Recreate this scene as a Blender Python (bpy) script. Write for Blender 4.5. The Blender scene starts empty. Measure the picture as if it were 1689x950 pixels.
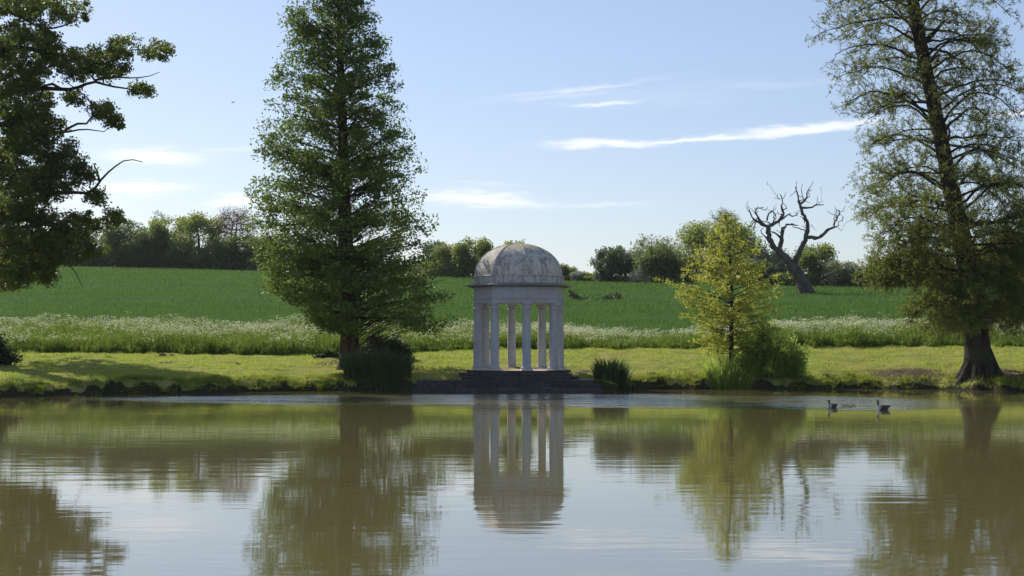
import bpy, bmesh, math
import numpy as np
from mathutils import Vector

# ------------------------------------------------------------------ camera, sky, sun, exposure
S = bpy.context.scene
COL = S.collection
F = 2667.0                 # focal length in photograph pixels
CAM_H = 2.34               # eye height above the water
HOR = 563.0                # horizon row
CX = 844.5

cam = bpy.data.cameras.new('camera')
cam.sensor_width = 36.0
cam.lens = F / 1689.0 * 36.0
cam.shift_y = (HOR - 475.0) / 1689.0
cam.clip_start = 0.1
cam.clip_end = 20000
camo = bpy.data.objects.new('camera', cam)
COL.objects.link(camo)
camo.location = (0, 0, CAM_H)
camo.rotation_euler = (math.radians(90), 0, 0)
S.camera = camo

SUN_EL, SUN_AZ = 35.0, -37.0        # degrees; azimuth from straight ahead, minus is left
sun = bpy.data.lights.new('sun', 'SUN')
sun.energy = 5.0
sun.angle = math.radians(0.53)
sun.color = (1.0, 0.93, 0.82)
suno = bpy.data.objects.new('sun', sun)
COL.objects.link(suno)
sd = Vector((math.sin(math.radians(SUN_AZ)) * math.cos(math.radians(SUN_EL)),
             math.cos(math.radians(SUN_AZ)) * math.cos(math.radians(SUN_EL)),
             math.sin(math.radians(SUN_EL))))
suno.rotation_euler = sd.to_track_quat('Z', 'Y').to_euler()
suno.location = (-30, 60, 60)

S.view_settings.view_transform = 'Standard'
S.view_settings.look = 'None'
S.view_settings.gamma = 1.0
S.view_settings.use_curve_mapping = False
S.view_settings.exposure = 0.15
S.render.engine = 'CYCLES'
S.cycles.max_bounces = 8
S.cycles.diffuse_bounces = 3
S.cycles.glossy_bounces = 3
S.cycles.transmission_bounces = 3
S.cycles.use_denoising = True


class NT:
    """small helper to write node trees as expressions"""
    def __init__(self, tree):
        self.t = tree
        tree.nodes.clear()

    def n(self, typ, **kw):
        nd = self.t.nodes.new(typ)
        for k, v in kw.items():
            setattr(nd, k, v)
        return nd

    def put(self, sock, v):
        if hasattr(v, 'is_output') or isinstance(v, bpy.types.NodeSocket):
            self.t.links.new(v, sock)
        elif v is not None:
            if sock.type == 'RGBA' and len(v) == 3:
                v = (*v, 1)
            sock.default_value = v

    def m(self, op, a, b=None, c=None, clamp=False):
        nd = self.n('ShaderNodeMath', operation=op, use_clamp=clamp)
        for i, v in enumerate((a, b, c)):
            if v is not None:
                self.put(nd.inputs[i], v)
        return nd.outputs[0]

    def ss(self, v, lo, hi, o0=0.0, o1=1.0):
        nd = self.n('ShaderNodeMapRange', interpolation_type='SMOOTHSTEP')
        self.put(nd.inputs[0], v)
        for i, x in ((1, lo), (2, hi), (3, o0), (4, o1)):
            nd.inputs[i].default_value = x
        return nd.outputs[0]

    def mix(self, f, a, b, blend='MIX'):
        nd = self.n('ShaderNodeMix', data_type='RGBA', blend_type=blend)
        self.put(nd.inputs[0], f)
        self.put(nd.inputs[6], a)
        self.put(nd.inputs[7], b)
        return nd.outputs[2]

    def noise(self, vec, scale, detail=3, rough=0.55, dist=0.0):
        nd = self.n('ShaderNodeTexNoise')
        if vec is not None:
            self.put(nd.inputs['Vector'], vec)
        nd.inputs['Scale'].default_value = scale
        nd.inputs['Detail'].default_value = detail
        nd.inputs['Roughness'].default_value = rough
        nd.inputs['Distortion'].default_value = dist
        return nd.outputs[0]

    def xyz(self, x, y, z):
        nd = self.n('ShaderNodeCombineXYZ')
        for i, v in enumerate((x, y, z)):
            self.put(nd.inputs[i], v)
        return nd.outputs[0]

    def scale(self, vec, s):
        nd = self.n('ShaderNodeVectorMath', operation='MULTIPLY')
        self.put(nd.inputs[0], vec)
        nd.inputs[1].default_value = s
        return nd.outputs[0]


# ---- world: Nishita sky with thin cirrus streaks placed by direction
W = bpy.data.worlds.new('World')
S.world = W
W.use_nodes = True
w = NT(W.node_tree)
sky = w.n('ShaderNodeTexSky', sky_type='NISHITA')
sky.sun_disc = False
sky.sun_elevation = math.radians(SUN_EL)
sky.sun_rotation = math.radians(SUN_AZ)
sky.altitude = 100
sky.air_density = 1.0
sky.dust_density = 0.6
sky.ozone_density = 2.2
tc = w.n('ShaderNodeTexCoord')
sep = w.n('ShaderNodeSeparateXYZ')
w.put(sep.inputs[0], tc.outputs['Generated'])
az = w.m('ARCTAN2', sep.outputs[0], sep.outputs[1])
el = w.m('ARCSINE', sep.outputs[2])
wv = w.xyz(w.m('MULTIPLY', az, 14.0), w.m('MULTIPLY', el, 90.0), 0.0)
warp = w.m('SUBTRACT', w.noise(wv, 1.0, 4, 0.6), 0.5)
wv2 = w.xyz(w.m('MULTIPLY', az, 30.0), w.m('MULTIPLY', w.m('ADD', el, w.m('MULTIPLY', az, -0.06)), 420.0), 0.3)
streak = w.noise(wv2, 1.0, 5, 0.6, 0.4)
warp2 = w.m('SUBTRACT', w.noise(w.xyz(w.m('MULTIPLY', az, 45.0), w.m('MULTIPLY', el, 160.0), 4.0), 1.0, 4, 0.6), 0.5)
el2 = w.m('ADD', el, w.m('ADD', w.m('MULTIPLY', warp, 0.012), w.m('MULTIPLY', warp2, 0.007)))
CLOUDS = [  # px, py, half length, half height, strength, tilt
    (262, 267, 110, 22, 1.0, 0.0), (385, 254, 80, 9, 0.55, 0.02), (235, 317, 130, 20, 0.9, 0.02), (160, 335, 90, 20, 0.6, 0.0),
    (395, 337, 75, 15, 0.9, 0.03), (790, 331, 150, 19, 0.95, -0.04), (985, 339, 130, 8, 0.5, -0.01), (800, 308, 80, 8, 0.4, 0),
    (960, 149, 170, 9, 0.55, 0.10), (910, 162, 140, 7, 0.5, 0.08), (995, 173, 80, 8, 0.8, 0.05), (1080, 165, 200, 28, 0.26, 0.0),
    (1270, 146, 190, 11, 0.3, 0.02),
    (1000, 240, 130, 13, 1.0, 0.0), (1150, 234, 150, 9, 1.0, 0.06), (1320, 220, 160, 14, 1.05, 0.07), (1660, 205, 70, 10, 0.8, 0.0)]
tot = None
for (cx, cy, a, b, st, tilt) in CLOUDS:
    du = w.m('SUBTRACT', az, (cx - CX) / F)
    dv = w.m('SUBTRACT', w.m('SUBTRACT', el2, (HOR - cy) / F), w.m('MULTIPLY', du, tilt))
    r = w.m('SQRT', w.m('ADD', w.m('POWER', w.m('MULTIPLY', du, F / (a * 1.25)), 2.0), w.m('POWER', w.m('MULTIPLY', dv, F / b), 2.0)))
    k = w.m('MULTIPLY', w.ss(r, 1.15, 0.05), st)
    tot = k if tot is None else w.m('MAXIMUM', tot, k)
# cirrus elsewhere in the sky, above and behind the frame
other = w.m('MULTIPLY', w.ss(w.noise(w.xyz(w.m('MULTIPLY', az, 2.5), w.m('MULTIPLY', el, 12.0), 2.0), 1.0, 5, 0.6, 0.5), 0.56, 0.75),
            w.m('MULTIPLY', w.ss(el, 0.23, 0.32), 0.22))
tot = w.m('MAXIMUM', tot, other)
fib = w.noise(w.xyz(w.m('MULTIPLY', az, 70.0), w.m('MULTIPLY', w.m('ADD', el2, w.m('MULTIPLY', az, -0.09)), 1500.0), 1.7), 1.0, 4, 0.65, 0.3)
fray = w.m('ADD', w.m('MULTIPLY', w.m('SUBTRACT', streak, 0.5), 1.1), w.m('MULTIPLY', w.m('SUBTRACT', fib, 0.5), 0.7))
tot = w.m('MULTIPLY', tot, w.ss(w.m('ADD', tot, fray), 0.0, 1.0, 0.2, 1.15), clamp=True)
skyc = w.mix(1.0, w.mix(0.16, sky.outputs[0], (7.0, 8.2, 10.4)), (1.01, 0.99, 1.065), 'MULTIPLY')
cl = w.mix(w.m('MULTIPLY', tot, 0.74), skyc, (10.8, 10.9, 11.2))
bg = w.n('ShaderNodeBackground')
w.put(bg.inputs[0], cl)
bg.inputs[1].default_value = 0.094
wo = w.n('ShaderNodeOutputWorld')
w.t.links.new(bg.outputs[0], wo.inputs[0])


# ------------------------------------------------------------------ helpers
def rng(seed):
    return np.random.default_rng(seed)


def P(px, py, D):
    return np.array([(px - CX) * D / F, D, CAM_H - (py - HOR) * D / F])


def mesh_arrays(name, V, Fc, smooth=False):
    V = np.ascontiguousarray(V, dtype=np.float32)
    Fc = np.ascontiguousarray(Fc, dtype=np.int32)
    n, k = Fc.shape
    me = bpy.data.meshes.new(name)
    me.vertices.add(len(V))
    me.vertices.foreach_set('co', V.ravel())
    me.loops.add(n * k)
    me.loops.foreach_set('vertex_index', Fc.ravel())
    me.polygons.add(n)
    me.polygons.foreach_set('loop_start', np.arange(n, dtype=np.int32) * k)
    if smooth:
        me.polygons.foreach_set('use_smooth', np.ones(n, dtype=bool))
    me.update(calc_edges=True)
    return me


def obj(name, me, mat=None, parent=None, loc=None):
    o = bpy.data.objects.new(name, me)
    COL.objects.link(o)
    if mat is not None:
        me.materials.append(mat)
    if parent is not None:
        o.parent = parent
        o.location = -Vector(parent.location)   # children are modelled in world space
    if loc is not None:
        o.location = loc
    return o


def tag(o, label=None, cat=None, group=None, kind=None):
    if label:
        o['label'] = label
    if cat:
        o['category'] = cat
    if group:
        o['group'] = group
    if kind:
        o['kind'] = kind
    return o


def thing(name, label, cat, loc, group=None):
    o = bpy.data.objects.new(name, None)
    o.empty_display_size = 0.3
    COL.objects.link(o)
    o.location = Vector([float(v) for v in loc])
    return tag(o, label, cat, group)


class Tubes:
    def __init__(self):
        self.V, self.Q, self.n = [], [], 0

    def add(self, pts, rad, sides=6):
        pts = np.asarray(pts, float)
        rad = np.asarray(rad, float)
        m = len(pts)
        t = np.gradient(pts, axis=0)
        t /= np.linalg.norm(t, axis=1, keepdims=True) + 1e-9
        mean = t.mean(0)
        ref = np.eye(3)[np.argmin(np.abs(mean))]
        u = np.cross(t, ref)
        u /= np.linalg.norm(u, axis=1, keepdims=True) + 1e-9
        v = np.cross(t, u)
        a = np.linspace(0, 2 * np.pi, sides, endpoint=False)
        ring = pts[:, None] + rad[:, None, None] * (np.cos(a)[None, :, None] * u[:, None] + np.sin(a)[None, :, None] * v[:, None])
        self.V.append(ring.reshape(-1, 3))
        i = np.arange(m - 1)[:, None] * sides + np.arange(sides)[None]
        j = np.arange(m - 1)[:, None] * sides + (np.arange(sides)[None] + 1) % sides
        q = np.stack([i, j, j + sides, i + sides], -1).reshape(-1, 4) + self.n
        self.Q.append(q)
        self.n += m * sides

    def mesh(self, name):
        return mesh_arrays(name, np.vstack(self.V), np.vstack(self.Q), True)


def leaf_quads(C, size, R, aspect=0.55, up=0.0, dirs=None, spread=0.6, fold=0.0):
    """rhombus leaves at centres C; dirs gives preferred long axis"""
    n = len(C)
    a = R.normal(size=(n, 3))
    if dirs is not None:
        a = dirs / (np.linalg.norm(dirs, axis=1, keepdims=True) + 1e-9) + a * spread
    a[:, 2] += up
    a /= np.linalg.norm(a, axis=1, keepdims=True) + 1e-9
    b = np.cross(a, R.normal(size=(n, 3)))
    b /= np.linalg.norm(b, axis=1, keepdims=True) + 1e-9
    size = np.broadcast_to(size, (n,))[:, None]
    L = a * size * 0.5
    Wd = b * size * 0.5 * aspect
    off = a * size * 0.12
    V = np.stack([C - L, C + Wd + off, C + L, C - Wd + off], 1).reshape(-1, 3)
    return V, np.arange(4 * n).reshape(n, 4)


def blades(B, h, wd, R, lean=0.25):
    """single-triangle blades at base points B"""
    n = len(B)
    ang = R.uniform(0, 2 * np.pi, n)
    side = np.stack([np.cos(ang), np.sin(ang), np.zeros(n)], 1) * (np.broadcast_to(wd, (n,))[:, None] * 0.5)
    h = np.broadcast_to(h, (n,))
    tip = B + np.stack([R.normal(size=n) * lean * h, R.normal(size=n) * lean * h, h], 1)
    V = np.stack([B - side, B + side, tip], 1).reshape(-1, 3)
    return V, np.arange(3 * n).reshape(n, 3)


def vnoise(x, y, seed=0):
    """cheap smooth value noise"""
    R = rng(seed)
    G = R.uniform(-1, 1, (256, 256))
    xi, yi = np.floor(x).astype(int), np.floor(y).astype(int)
    fx, fy = x - xi, y - yi
    fx, fy = fx * fx * (3 - 2 * fx), fy * fy * (3 - 2 * fy)
    g = lambda i, j: G[i % 256, j % 256]
    return (g(xi, yi) * (1 - fx) + g(xi + 1, yi) * fx) * (1 - fy) + (g(xi, yi + 1) * (1 - fx) + g(xi + 1, yi + 1) * fx) * fy


# ------------------------------------------------------------------ materials
def new_mat(name):
    m = bpy.data.materials.new(name)
    m.use_nodes = True
    return m, NT(m.node_tree)


def finish(t, shader, disp=None):
    o = t.n('ShaderNodeOutputMaterial')
    t.t.links.new(shader, o.inputs[0])


def principled(t, color, rough=0.7, spec=0.3, bump=None, bstr=0.5, bdist=0.05):
    p = t.n('ShaderNodeBsdfPrincipled')
    t.put(p.inputs['Base Color'], color)
    t.put(p.inputs['Roughness'], rough)
    p.inputs['Specular IOR Level'].default_value = spec
    if bump is not None:
        b = t.n('ShaderNodeBump')
        b.inputs['Strength'].default_value = bstr
        b.inputs['Distance'].default_value = bdist
        t.put(b.inputs['Height'], bump)
        t.t.links.new(b.outputs[0], p.inputs['Normal'])
    return p.outputs[0]


def leaf_mat(name, c1, c2, trans=(0.12, 0.2, 0.03), tf=0.4, rough=0.5, spec=0.25, patch=None):
    m, t = new_mat(name)
    g = t.n('ShaderNodeNewGeometry')
    c = t.mix(g.outputs['Random Per Island'], c1, c2)
    big = t.noise(g.outputs['Position'], 0.35, 2)
    c = t.mix(t.ss(big, 0.35, 0.65, 0.0, 0.45), c, tuple(0.5 * (a + b) * k for a, b, k in zip(c1, c2, (1.3, 1.12, 0.8))))
    if patch:
        pn = t.noise(t.scale(g.outputs['Position'], patch[2] if len(patch) > 2 else (1, 1, 1)), patch[1], 4, 0.65)
        c = t.mix(t.ss(pn, 0.48, 0.66, 0, 0.75), c, patch[0])
    p = principled(t, c, rough, spec)
    tr = t.n('ShaderNodeBsdfTranslucent')
    t.put(tr.inputs[0], t.mix(g.outputs['Random Per Island'], trans, tuple(x * 0.7 for x in trans)))
    mx = t.n('ShaderNodeMixShader')
    mx.inputs[0].default_value = tf
    t.t.links.new(p, mx.inputs[1])
    t.t.links.new(tr.outputs[0], mx.inputs[2])
    finish(t, mx.outputs[0])
    return m


def bark_mat(name, c1, c2, sc=6.0):
    m, t = new_mat(name)
    g = t.n('ShaderNodeNewGeometry')
    v = t.scale(g.outputs['Position'], (1.0, 1.0, 0.18))
    n1 = t.noise(v, sc, 5, 0.65)
    n2 = t.noise(g.outputs['Position'], 0.8, 3)
    c = t.mix(t.ss(n1, 0.35, 0.65), c1, c2)
    c = t.mix(t.ss(n2, 0.5, 0.7, 0, 0.5), c, (0.06, 0.07, 0.03))
    finish(t, principled(t, c, 0.9, 0.15, n1, 1.0, 0.06))
    return m


M_oak = leaf_mat('oak_leaf', (0.04, 0.06, 0.016), (0.095, 0.122, 0.03), (0.23, 0.29, 0.045), 0.38)
M_con = leaf_mat('redwood_leaf', (0.048, 0.092, 0.026), (0.098, 0.15, 0.04), (0.20, 0.30, 0.05), 0.46)
M_lar = leaf_mat('cypress_leaf', (0.085, 0.105, 0.028), (0.145, 0.165, 0.045), (0.32, 0.37, 0.065), 0.48)
M_yel = leaf_mat('young_leaf', (0.21, 0.24, 0.05), (0.30, 0.33, 0.075), (0.58, 0.62, 0.09), 0.5)
M_shr = leaf_mat('shrub_leaf', (0.085, 0.135, 0.035), (0.22, 0.30, 0.08), (0.50, 0.66, 0.12), 0.55)
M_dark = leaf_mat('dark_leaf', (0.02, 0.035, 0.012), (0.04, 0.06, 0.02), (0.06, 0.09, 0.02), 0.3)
BG = {
    'dark': leaf_mat('hedge_leaf_dark', (0.065, 0.095, 0.038), (0.11, 0.145, 0.055), (0.24, 0.31, 0.07), 0.45),
    'mid': leaf_mat('hedge_leaf_mid', (0.10, 0.135, 0.045), (0.17, 0.205, 0.065), (0.38, 0.45, 0.09), 0.5),
    'light': leaf_mat('hedge_leaf_light', (0.14, 0.165, 0.06), (0.21, 0.23, 0.085), (0.38, 0.42, 0.10), 0.45),
    'pale': leaf_mat('hedge_leaf_pale', (0.19, 0.21, 0.13), (0.28, 0.30, 0.18), (0.38, 0.42, 0.20), 0.42),
    'blue': leaf_mat('hedge_leaf_blue', (0.075, 0.11, 0.065), (0.125, 0.165, 0.095), (0.18, 0.26, 0.10), 0.4),
    'white': leaf_mat('hawthorn_blossom', (0.30, 0.34, 0.20), (0.6, 0.6, 0.5), (0.4, 0.42, 0.3), 0.3),
    'pink': leaf_mat('bare_twig_pink', (0.20, 0.12, 0.09), (0.30, 0.19, 0.13), (0.30, 0.18, 0.11), 0.35),
}
M_bark = bark_mat('bark', (0.035, 0.026, 0.02), (0.09, 0.07, 0.055))
M_redbark = bark_mat('red_bark', (0.04, 0.024, 0.016), (0.10, 0.062, 0.042))
M_darkbark = bark_mat('dark_bark', (0.022, 0.018, 0.014), (0.06, 0.048, 0.038))
M_dead = bark_mat('dead_wood', (0.06, 0.05, 0.045), (0.13, 0.11, 0.10), 3.0)
M_grass = leaf_mat('lawn_grass', (0.22, 0.285, 0.06), (0.40, 0.40, 0.105), (0.54, 0.66, 0.115), 0.45, 0.8, 0.05, ((0.33, 0.25, 0.12), 0.38))
M_bankgrass = leaf_mat('bank_grass', (0.12, 0.155, 0.032), (0.22, 0.25, 0.055), (0.36, 0.42, 0.06), 0.45, 0.8, 0.05)
M_mead = leaf_mat('meadow_green', (0.07, 0.12, 0.027), (0.15, 0.205, 0.05), (0.25, 0.36, 0.055), 0.43, 0.8, 0.06)
M_crop = leaf_mat('crop_green', (0.058, 0.118, 0.03), (0.088, 0.16, 0.04), (0.15, 0.27, 0.05), 0.42, 0.9, 0.04, ((0.03, 0.068, 0.02), 1.0, (0.02, 0.11, 0.0)))
M_umbel = leaf_mat('cow_parsley_flower', (0.60, 0.63, 0.42), (0.80, 0.81, 0.66), (0.62, 0.66, 0.40), 0.42, 0.8, 0.05)
M_reed = leaf_mat('iris_blade', (0.035, 0.075, 0.028), (0.065, 0.12, 0.04), (0.08, 0.16, 0.04), 0.35, 0.45, 0.35)


def stone_mat(name, base, dark, lich, stain, freq=(2.2, 1.1), vary=0.0, spk=0.8, rain=0.0):
    m, t = new_mat(name)
    g = t.n('ShaderNodeNewGeometry')
    pos = g.outputs['Position']
    n1 = t.noise(pos, freq[0], 6, 0.75)
    st = t.noise(t.scale(pos, (5.0, 5.0, 0.55)), 1.0, 5, 0.65)
    n2 = t.noise(pos, 9.0, 4, 0.6)
    n3 = t.noise(pos, freq[1], 5, 0.65, 0.6)
    c = t.mix(t.ss(n1, 0.3, 0.7, 0, 0.35), base, tuple(x * 0.8 for x in base))
    c = t.mix(t.m('MULTIPLY', t.ss(t.m('ADD', t.m('MULTIPLY', n1, 0.5), t.m('MULTIPLY', st, 0.5)), 0.47, 0.64), stain), c, dark)
    c = t.mix(t.m('MULTIPLY', t.ss(n3, 0.52, 0.68), stain * 0.6), c, lich)
    c = t.mix(t.m('MULTIPLY', t.ss(n2, 0.6, 0.72), stain * spk), c, dark)
    if rain:
        rs = t.noise(t.scale(pos, (3.2, 3.2, 0.22)), 1.0, 5, 0.7, 0.3)
        c = t.mix(t.ss(rs, 0.46, 0.66, 0, rain), c, tuple(x * 1.3 for x in dark))
        sz = t.n('ShaderNodeSeparateXYZ')
        t.put(sz.inputs[0], pos)
        c = t.mix(t.m('MULTIPLY', t.ss(t.m('ADD', sz.outputs[2], t.m('MULTIPLY', n1, 0.7)), 6.95, 7.45), 0.7), c, lich)
    if vary:
        oi = t.n('ShaderNodeObjectInfo')
        c = t.mix(t.m('MULTIPLY', oi.outputs['Random'], vary), c, tuple(x * 0.35 for x in base))
    finish(t, principled(t, c, 0.85, 0.2, n2, 0.35, 0.02))
    return m


M_stucco = stone_mat('stucco', (0.44, 0.445, 0.46), (0.20, 0.19, 0.18), (0.42, 0.39, 0.33), 0.3)
M_dome = stone_mat('dome_render', (0.56, 0.53, 0.48), (0.10, 0.10, 0.09), (0.34, 0.28, 0.15), 0.7, (5.0, 2.2), 0.0, 0.4, 0.7)
M_cornice = stone_mat('cornice_stone', (0.24, 0.23, 0.22), (0.06, 0.06, 0.055), (0.17, 0.16, 0.11), 0.8)
M_step = stone_mat('step_stone', (0.085, 0.075, 0.068), (0.024, 0.023, 0.022), (0.05, 0.055, 0.03), 0.9, (3.5, 1.6), 0.5)
M_floor = stone_mat('floor_stone', (0.72, 0.62, 0.54), (0.3, 0.27, 0.24), (0.42, 0.38, 0.30), 0.3)

# ground: grass, soil where attribute 'soil', earth with painted shade at the bank
mg, t = new_mat('lawn_turf')
g = t.n('ShaderNodeNewGeometry')
at = t.n('ShaderNodeAttribute', attribute_name='soil')
n1 = t.noise(g.outputs['Position'], 0.7, 5, 0.6)
n2 = t.noise(g.outputs['Position'], 9.0, 4, 0.65)
c = t.mix(t.ss(n1, 0.35, 0.65), (0.19, 0.225, 0.048), (0.34, 0.30, 0.095))
c = t.mix(t.ss(n2, 0.4, 0.7, 0, 0.6), c, (0.16, 0.165, 0.035))
sm = t.ss(t.m('ADD', at.outputs['Fac'], t.m('MULTIPLY', t.m('SUBTRACT', n2, 0.5), 0.9)), 0.35, 0.6)
soil = t.mix(t.ss(n2, 0.35, 0.65), (0.045, 0.032, 0.022), (0.13, 0.09, 0.062))
c = t.mix(sm, c, soil)
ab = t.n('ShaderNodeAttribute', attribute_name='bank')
shaded_moss = t.mix(t.ss(n1, 0.4, 0.6), (0.028, 0.032, 0.016), (0.05, 0.042, 0.026))
c = t.mix(t.ss(t.m('ADD', ab.outputs['Fac'], t.m('MULTIPLY', t.m('SUBTRACT', n2, 0.5), 0.8)), 0.35, 0.6), c, shaded_moss)
finish(t, principled(t, c, 0.95, 0.05, n2, 0.9, 0.06))
M_lawn = mg

mf, t = new_mat('crop_field')
g = t.n('ShaderNodeNewGeometry')
n1 = t.noise(t.scale(g.outputs['Position'], (0.05, 0.16, 0.0)), 1.0, 5, 0.6)
n2 = t.noise(g.outputs['Position'], 2.5, 5, 0.7)
c = t.mix(t.ss(n1, 0.3, 0.7), (0.05, 0.115, 0.03), (0.075, 0.15, 0.04))
c = t.mix(t.ss(n2, 0.4, 0.7, 0, 0.6), c, (0.03, 0.07, 0.02))
finish(t, principled(t, c, 0.95, 0.03, n2, 1.0, 0.25))
M_field = mf

# water: murky body under a rippled surface; attribute 'ripple' = wind-ruffled patches
mw, t = new_mat('pond_water')
g = t.n('ShaderNodeNewGeometry')
at = t.n('ShaderNodeAttribute', attribute_name='ripple')
pos = g.outputs['Position']
calm = t.noise(t.scale(pos, (0.45, 1.9, 1.0)), 1.0, 3, 0.5, 0.3)
fine = t.noise(t.scale(pos, (2.0, 5.5, 1.0)), 1.0, 2, 0.5)
patch = t.ss(t.noise(t.scale(pos, (0.05, 0.12, 1.0)), 1.0, 3, 0.5), 0.35, 0.65, 0.35, 1.0)
ruf = t.noise(t.scale(pos, (2.6, 4.5, 1.0)), 1.0, 3, 0.6)
gust = t.ss(t.noise(t.scale(pos, (0.16, 0.6, 1.0)), 1.0, 4, 0.6), 0.33, 0.6)
h = t.m('MULTIPLY', t.m('ADD', t.m('MULTIPLY', calm, 0.0042), t.m('MULTIPLY', fine, 0.00042)), patch)
h = t.m('ADD', h, t.m('MULTIPLY', t.m('MULTIPLY', at.outputs['Fac'], gust), t.m('MULTIPLY', ruf, 0.05)))
bp = t.n('ShaderNodeBump')
bp.inputs['Strength'].default_value = 1.0
bp.inputs['Distance'].default_value = 1.0
t.put(bp.inputs['Height'], h)
dif = t.n('ShaderNodeBsdfDiffuse')
t.put(dif.inputs[0], (0.145, 0.128, 0.052))
gl = t.n('ShaderNodeBsdfGlossy')
gl.inputs['Roughness'].default_value = 0.03
t.put(gl.inputs[0], (0.96, 0.96, 0.96))
fr = t.n('ShaderNodeFresnel')
fr.inputs[0].default_value = 2.45
t.t.links.new(bp.outputs[0], gl.inputs['Normal'])
t.t.links.new(bp.outputs[0], fr.inputs['Normal'])
mx = t.n('ShaderNodeMixShader')
t.t.links.new(fr.outputs[0], mx.inputs[0])
t.t.links.new(dif.outputs[0], mx.inputs[1])
t.t.links.new(gl.outputs[0], mx.inputs[2])
finish(t, mx.outputs[0])
M_water = mw


def plain_mat(name, col, rough=0.6):
    m, t = new_mat(name)
    g = t.n('ShaderNodeNewGeometry')
    n1 = t.noise(g.outputs['Position'], 14.0, 3)
    c = t.mix(t.ss(n1, 0.35, 0.65), col, tuple(x * 0.72 for x in col))
    finish(t, principled(t, c, rough, 0.3))
    return m


# ------------------------------------------------------------------ terrain
IP = np.interp
SH = ([-600, 0, 200, 500, 700, 1000, 1100, 1400, 1550, 1689, 2300], [62, 67.8, 71.5, 76, 76.6, 76.6, 79, 80, 78.3, 75.5, 70])
YM = ([-600, 0, 300, 520, 800, 1100, 1200, 1689, 2300], [582, 582, 584, 588, 577, 574, 572, 572, 572])
YF = ([-600, 0, 600, 850, 950, 1100, 1300, 1689, 2300], [528, 528, 533, 535, 540, 545, 530, 530, 530])
RD = ([-600, 0, 1689, 2300], [315, 300, 185, 170])
RY = ([-600, 0, 170, 430, 700, 940, 1130, 1320, 1689, 2300], [434, 438, 440, 446, 457, 464, 468, 473, 476, 478])
YL, YC = 93.0, 106.0


def pxof(X, Y):
    return CX + F * X / np.maximum(Y, 30.0)


def shore(px):
    s = IP(px, *SH)
    land = np.clip(1 - np.abs(px - 838) / 175.0, 0, 1) > 0
    return s + np.where(land, 0.0, 0.35 * vnoise(px / 23.0, px * 0 + 3.3, 5) + 0.15 * vnoise(px / 7.0, px * 0 + 1.3, 6))


def zg(X, Y):
    X, Y = np.asarray(X, float), np.asarray(Y, float)
    px = pxof(X, Y)
    s = shore(px)
    d = Y - s
    zm = CAM_H - (IP(px, *YM) - HOR) * YL / F
    zf = CAM_H - (IP(px, *YF) - HOR) * YC / F - 0.95
    yr = IP(px, *RD)
    zr = CAM_H - (IP(px, *RY) - HOR) * yr / F
    bank = 0.52 + 0.10 * vnoise(px / 60.0, px * 0 + 7.7, 9)
    bed = np.maximum(-1.6, d * 0.55 - 0.05)
    e = np.clip(d / np.clip(0.62 + 0.55 * vnoise(px / 17.0, px * 0 + 5.1, 14) + 0.25 * vnoise(px / 6.0, px * 0 + 2.1, 15), 0.22, 1.3), 0, 1)
    z = np.where(d < 0, bed, -0.05 + (bank + 0.05) * (e * (2 - e)))
    tl = np.clip((d - 0.55) / (YL - s - 0.55), 0, 1)
    z = z + np.where(d > 0.55, (zm - bank) * (tl * (1.25 - 0.25 * tl)), 0)
    tm = np.clip((Y - YL) / (YC - YL), 0, 1)
    z = z + (zf - zm) * tm
    tf = np.clip((Y - YC) / (yr - YC), 0, 1)
    z = z + (zr - zf) * tf
    z = z - np.clip(Y - yr, 0, 1e9) * 0.012 * np.clip((Y - yr) / 40.0, 0, 1)
    rough = 0.06 * vnoise(X * 1.3, Y * 1.3, 1) + 0.035 * vnoise(X * 3.7, Y * 3.7, 2)
    brough = (0.07 * vnoise(X * 1.9, Y * 1.9, 3) + 0.10 * vnoise(X * 0.6, Y * 0.8, 13)) * np.clip(1 - np.abs(d - 1.1) / 1.1, 0, 1)
    z = z + np.where((d > -0.2) & (Y < YL + 3), rough + brough, 0)
    # undulations and a sunken fold with a steep back edge in the crop
    z = z + np.where(Y > YC, 0.22 * vnoise(X / 14.0, Y / 9.0, 4) * tf * (1 - tf) * 4, 0)
    for (qx, qd, wx, dd) in ((985, 176, 42, 1.3), (915, 168, 30, 0.8), (1300, 150, 60, 0.12), (270, 170, 90, 0.2)):
        u = (px - qx) / wx
        back = qd + 2.5 * vnoise(px / 30.0, px * 0 + 0.4, 8)
        v = Y - back
        prof = np.where(v > 0, np.clip(1 - v / 0.8, 0, 1), np.clip(1 + v / 9.0, 0, 1) ** 1.5)
        z = z - dd * np.clip(1 - u * u, 0, 1) * prof
    z = np.where((np.abs(X + 0.22) < 4.35) & (Y < 78.6) & (Y > 76.0), np.minimum(z, 0.40), z)
    # the near side of the pond, where the camera stands
    near = np.clip((9.0 - Y) / 3.0, 0, 1)
    z = np.where(Y < 9.0, z * (1 - near) + 0.72 * near, z)
    z = np.where(Y > 900, np.maximum(z, 0.5), z)
    return z


def grid_fan(rows, us):
    Y, U = np.meshgrid(rows, us, indexing='ij')
    X = U * (Y + 25.0)
    return X, Y


def fan_mesh(name, rows, us, smooth=True):
    X, Y = grid_fan(rows, us)
    Z = zg(X, Y)
    V = np.stack([X, Y, Z], -1).reshape(-1, 3)
    nr, nc = X.shape
    i = (np.arange(nr - 1)[:, None] * nc + np.arange(nc - 1)[None])
    Q = np.stack([i, i + 1, i + nc + 1, i + nc], -1).reshape(-1, 4)
    return mesh_arrays(name, V, Q, smooth), X.ravel(), Y.ravel()


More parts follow.
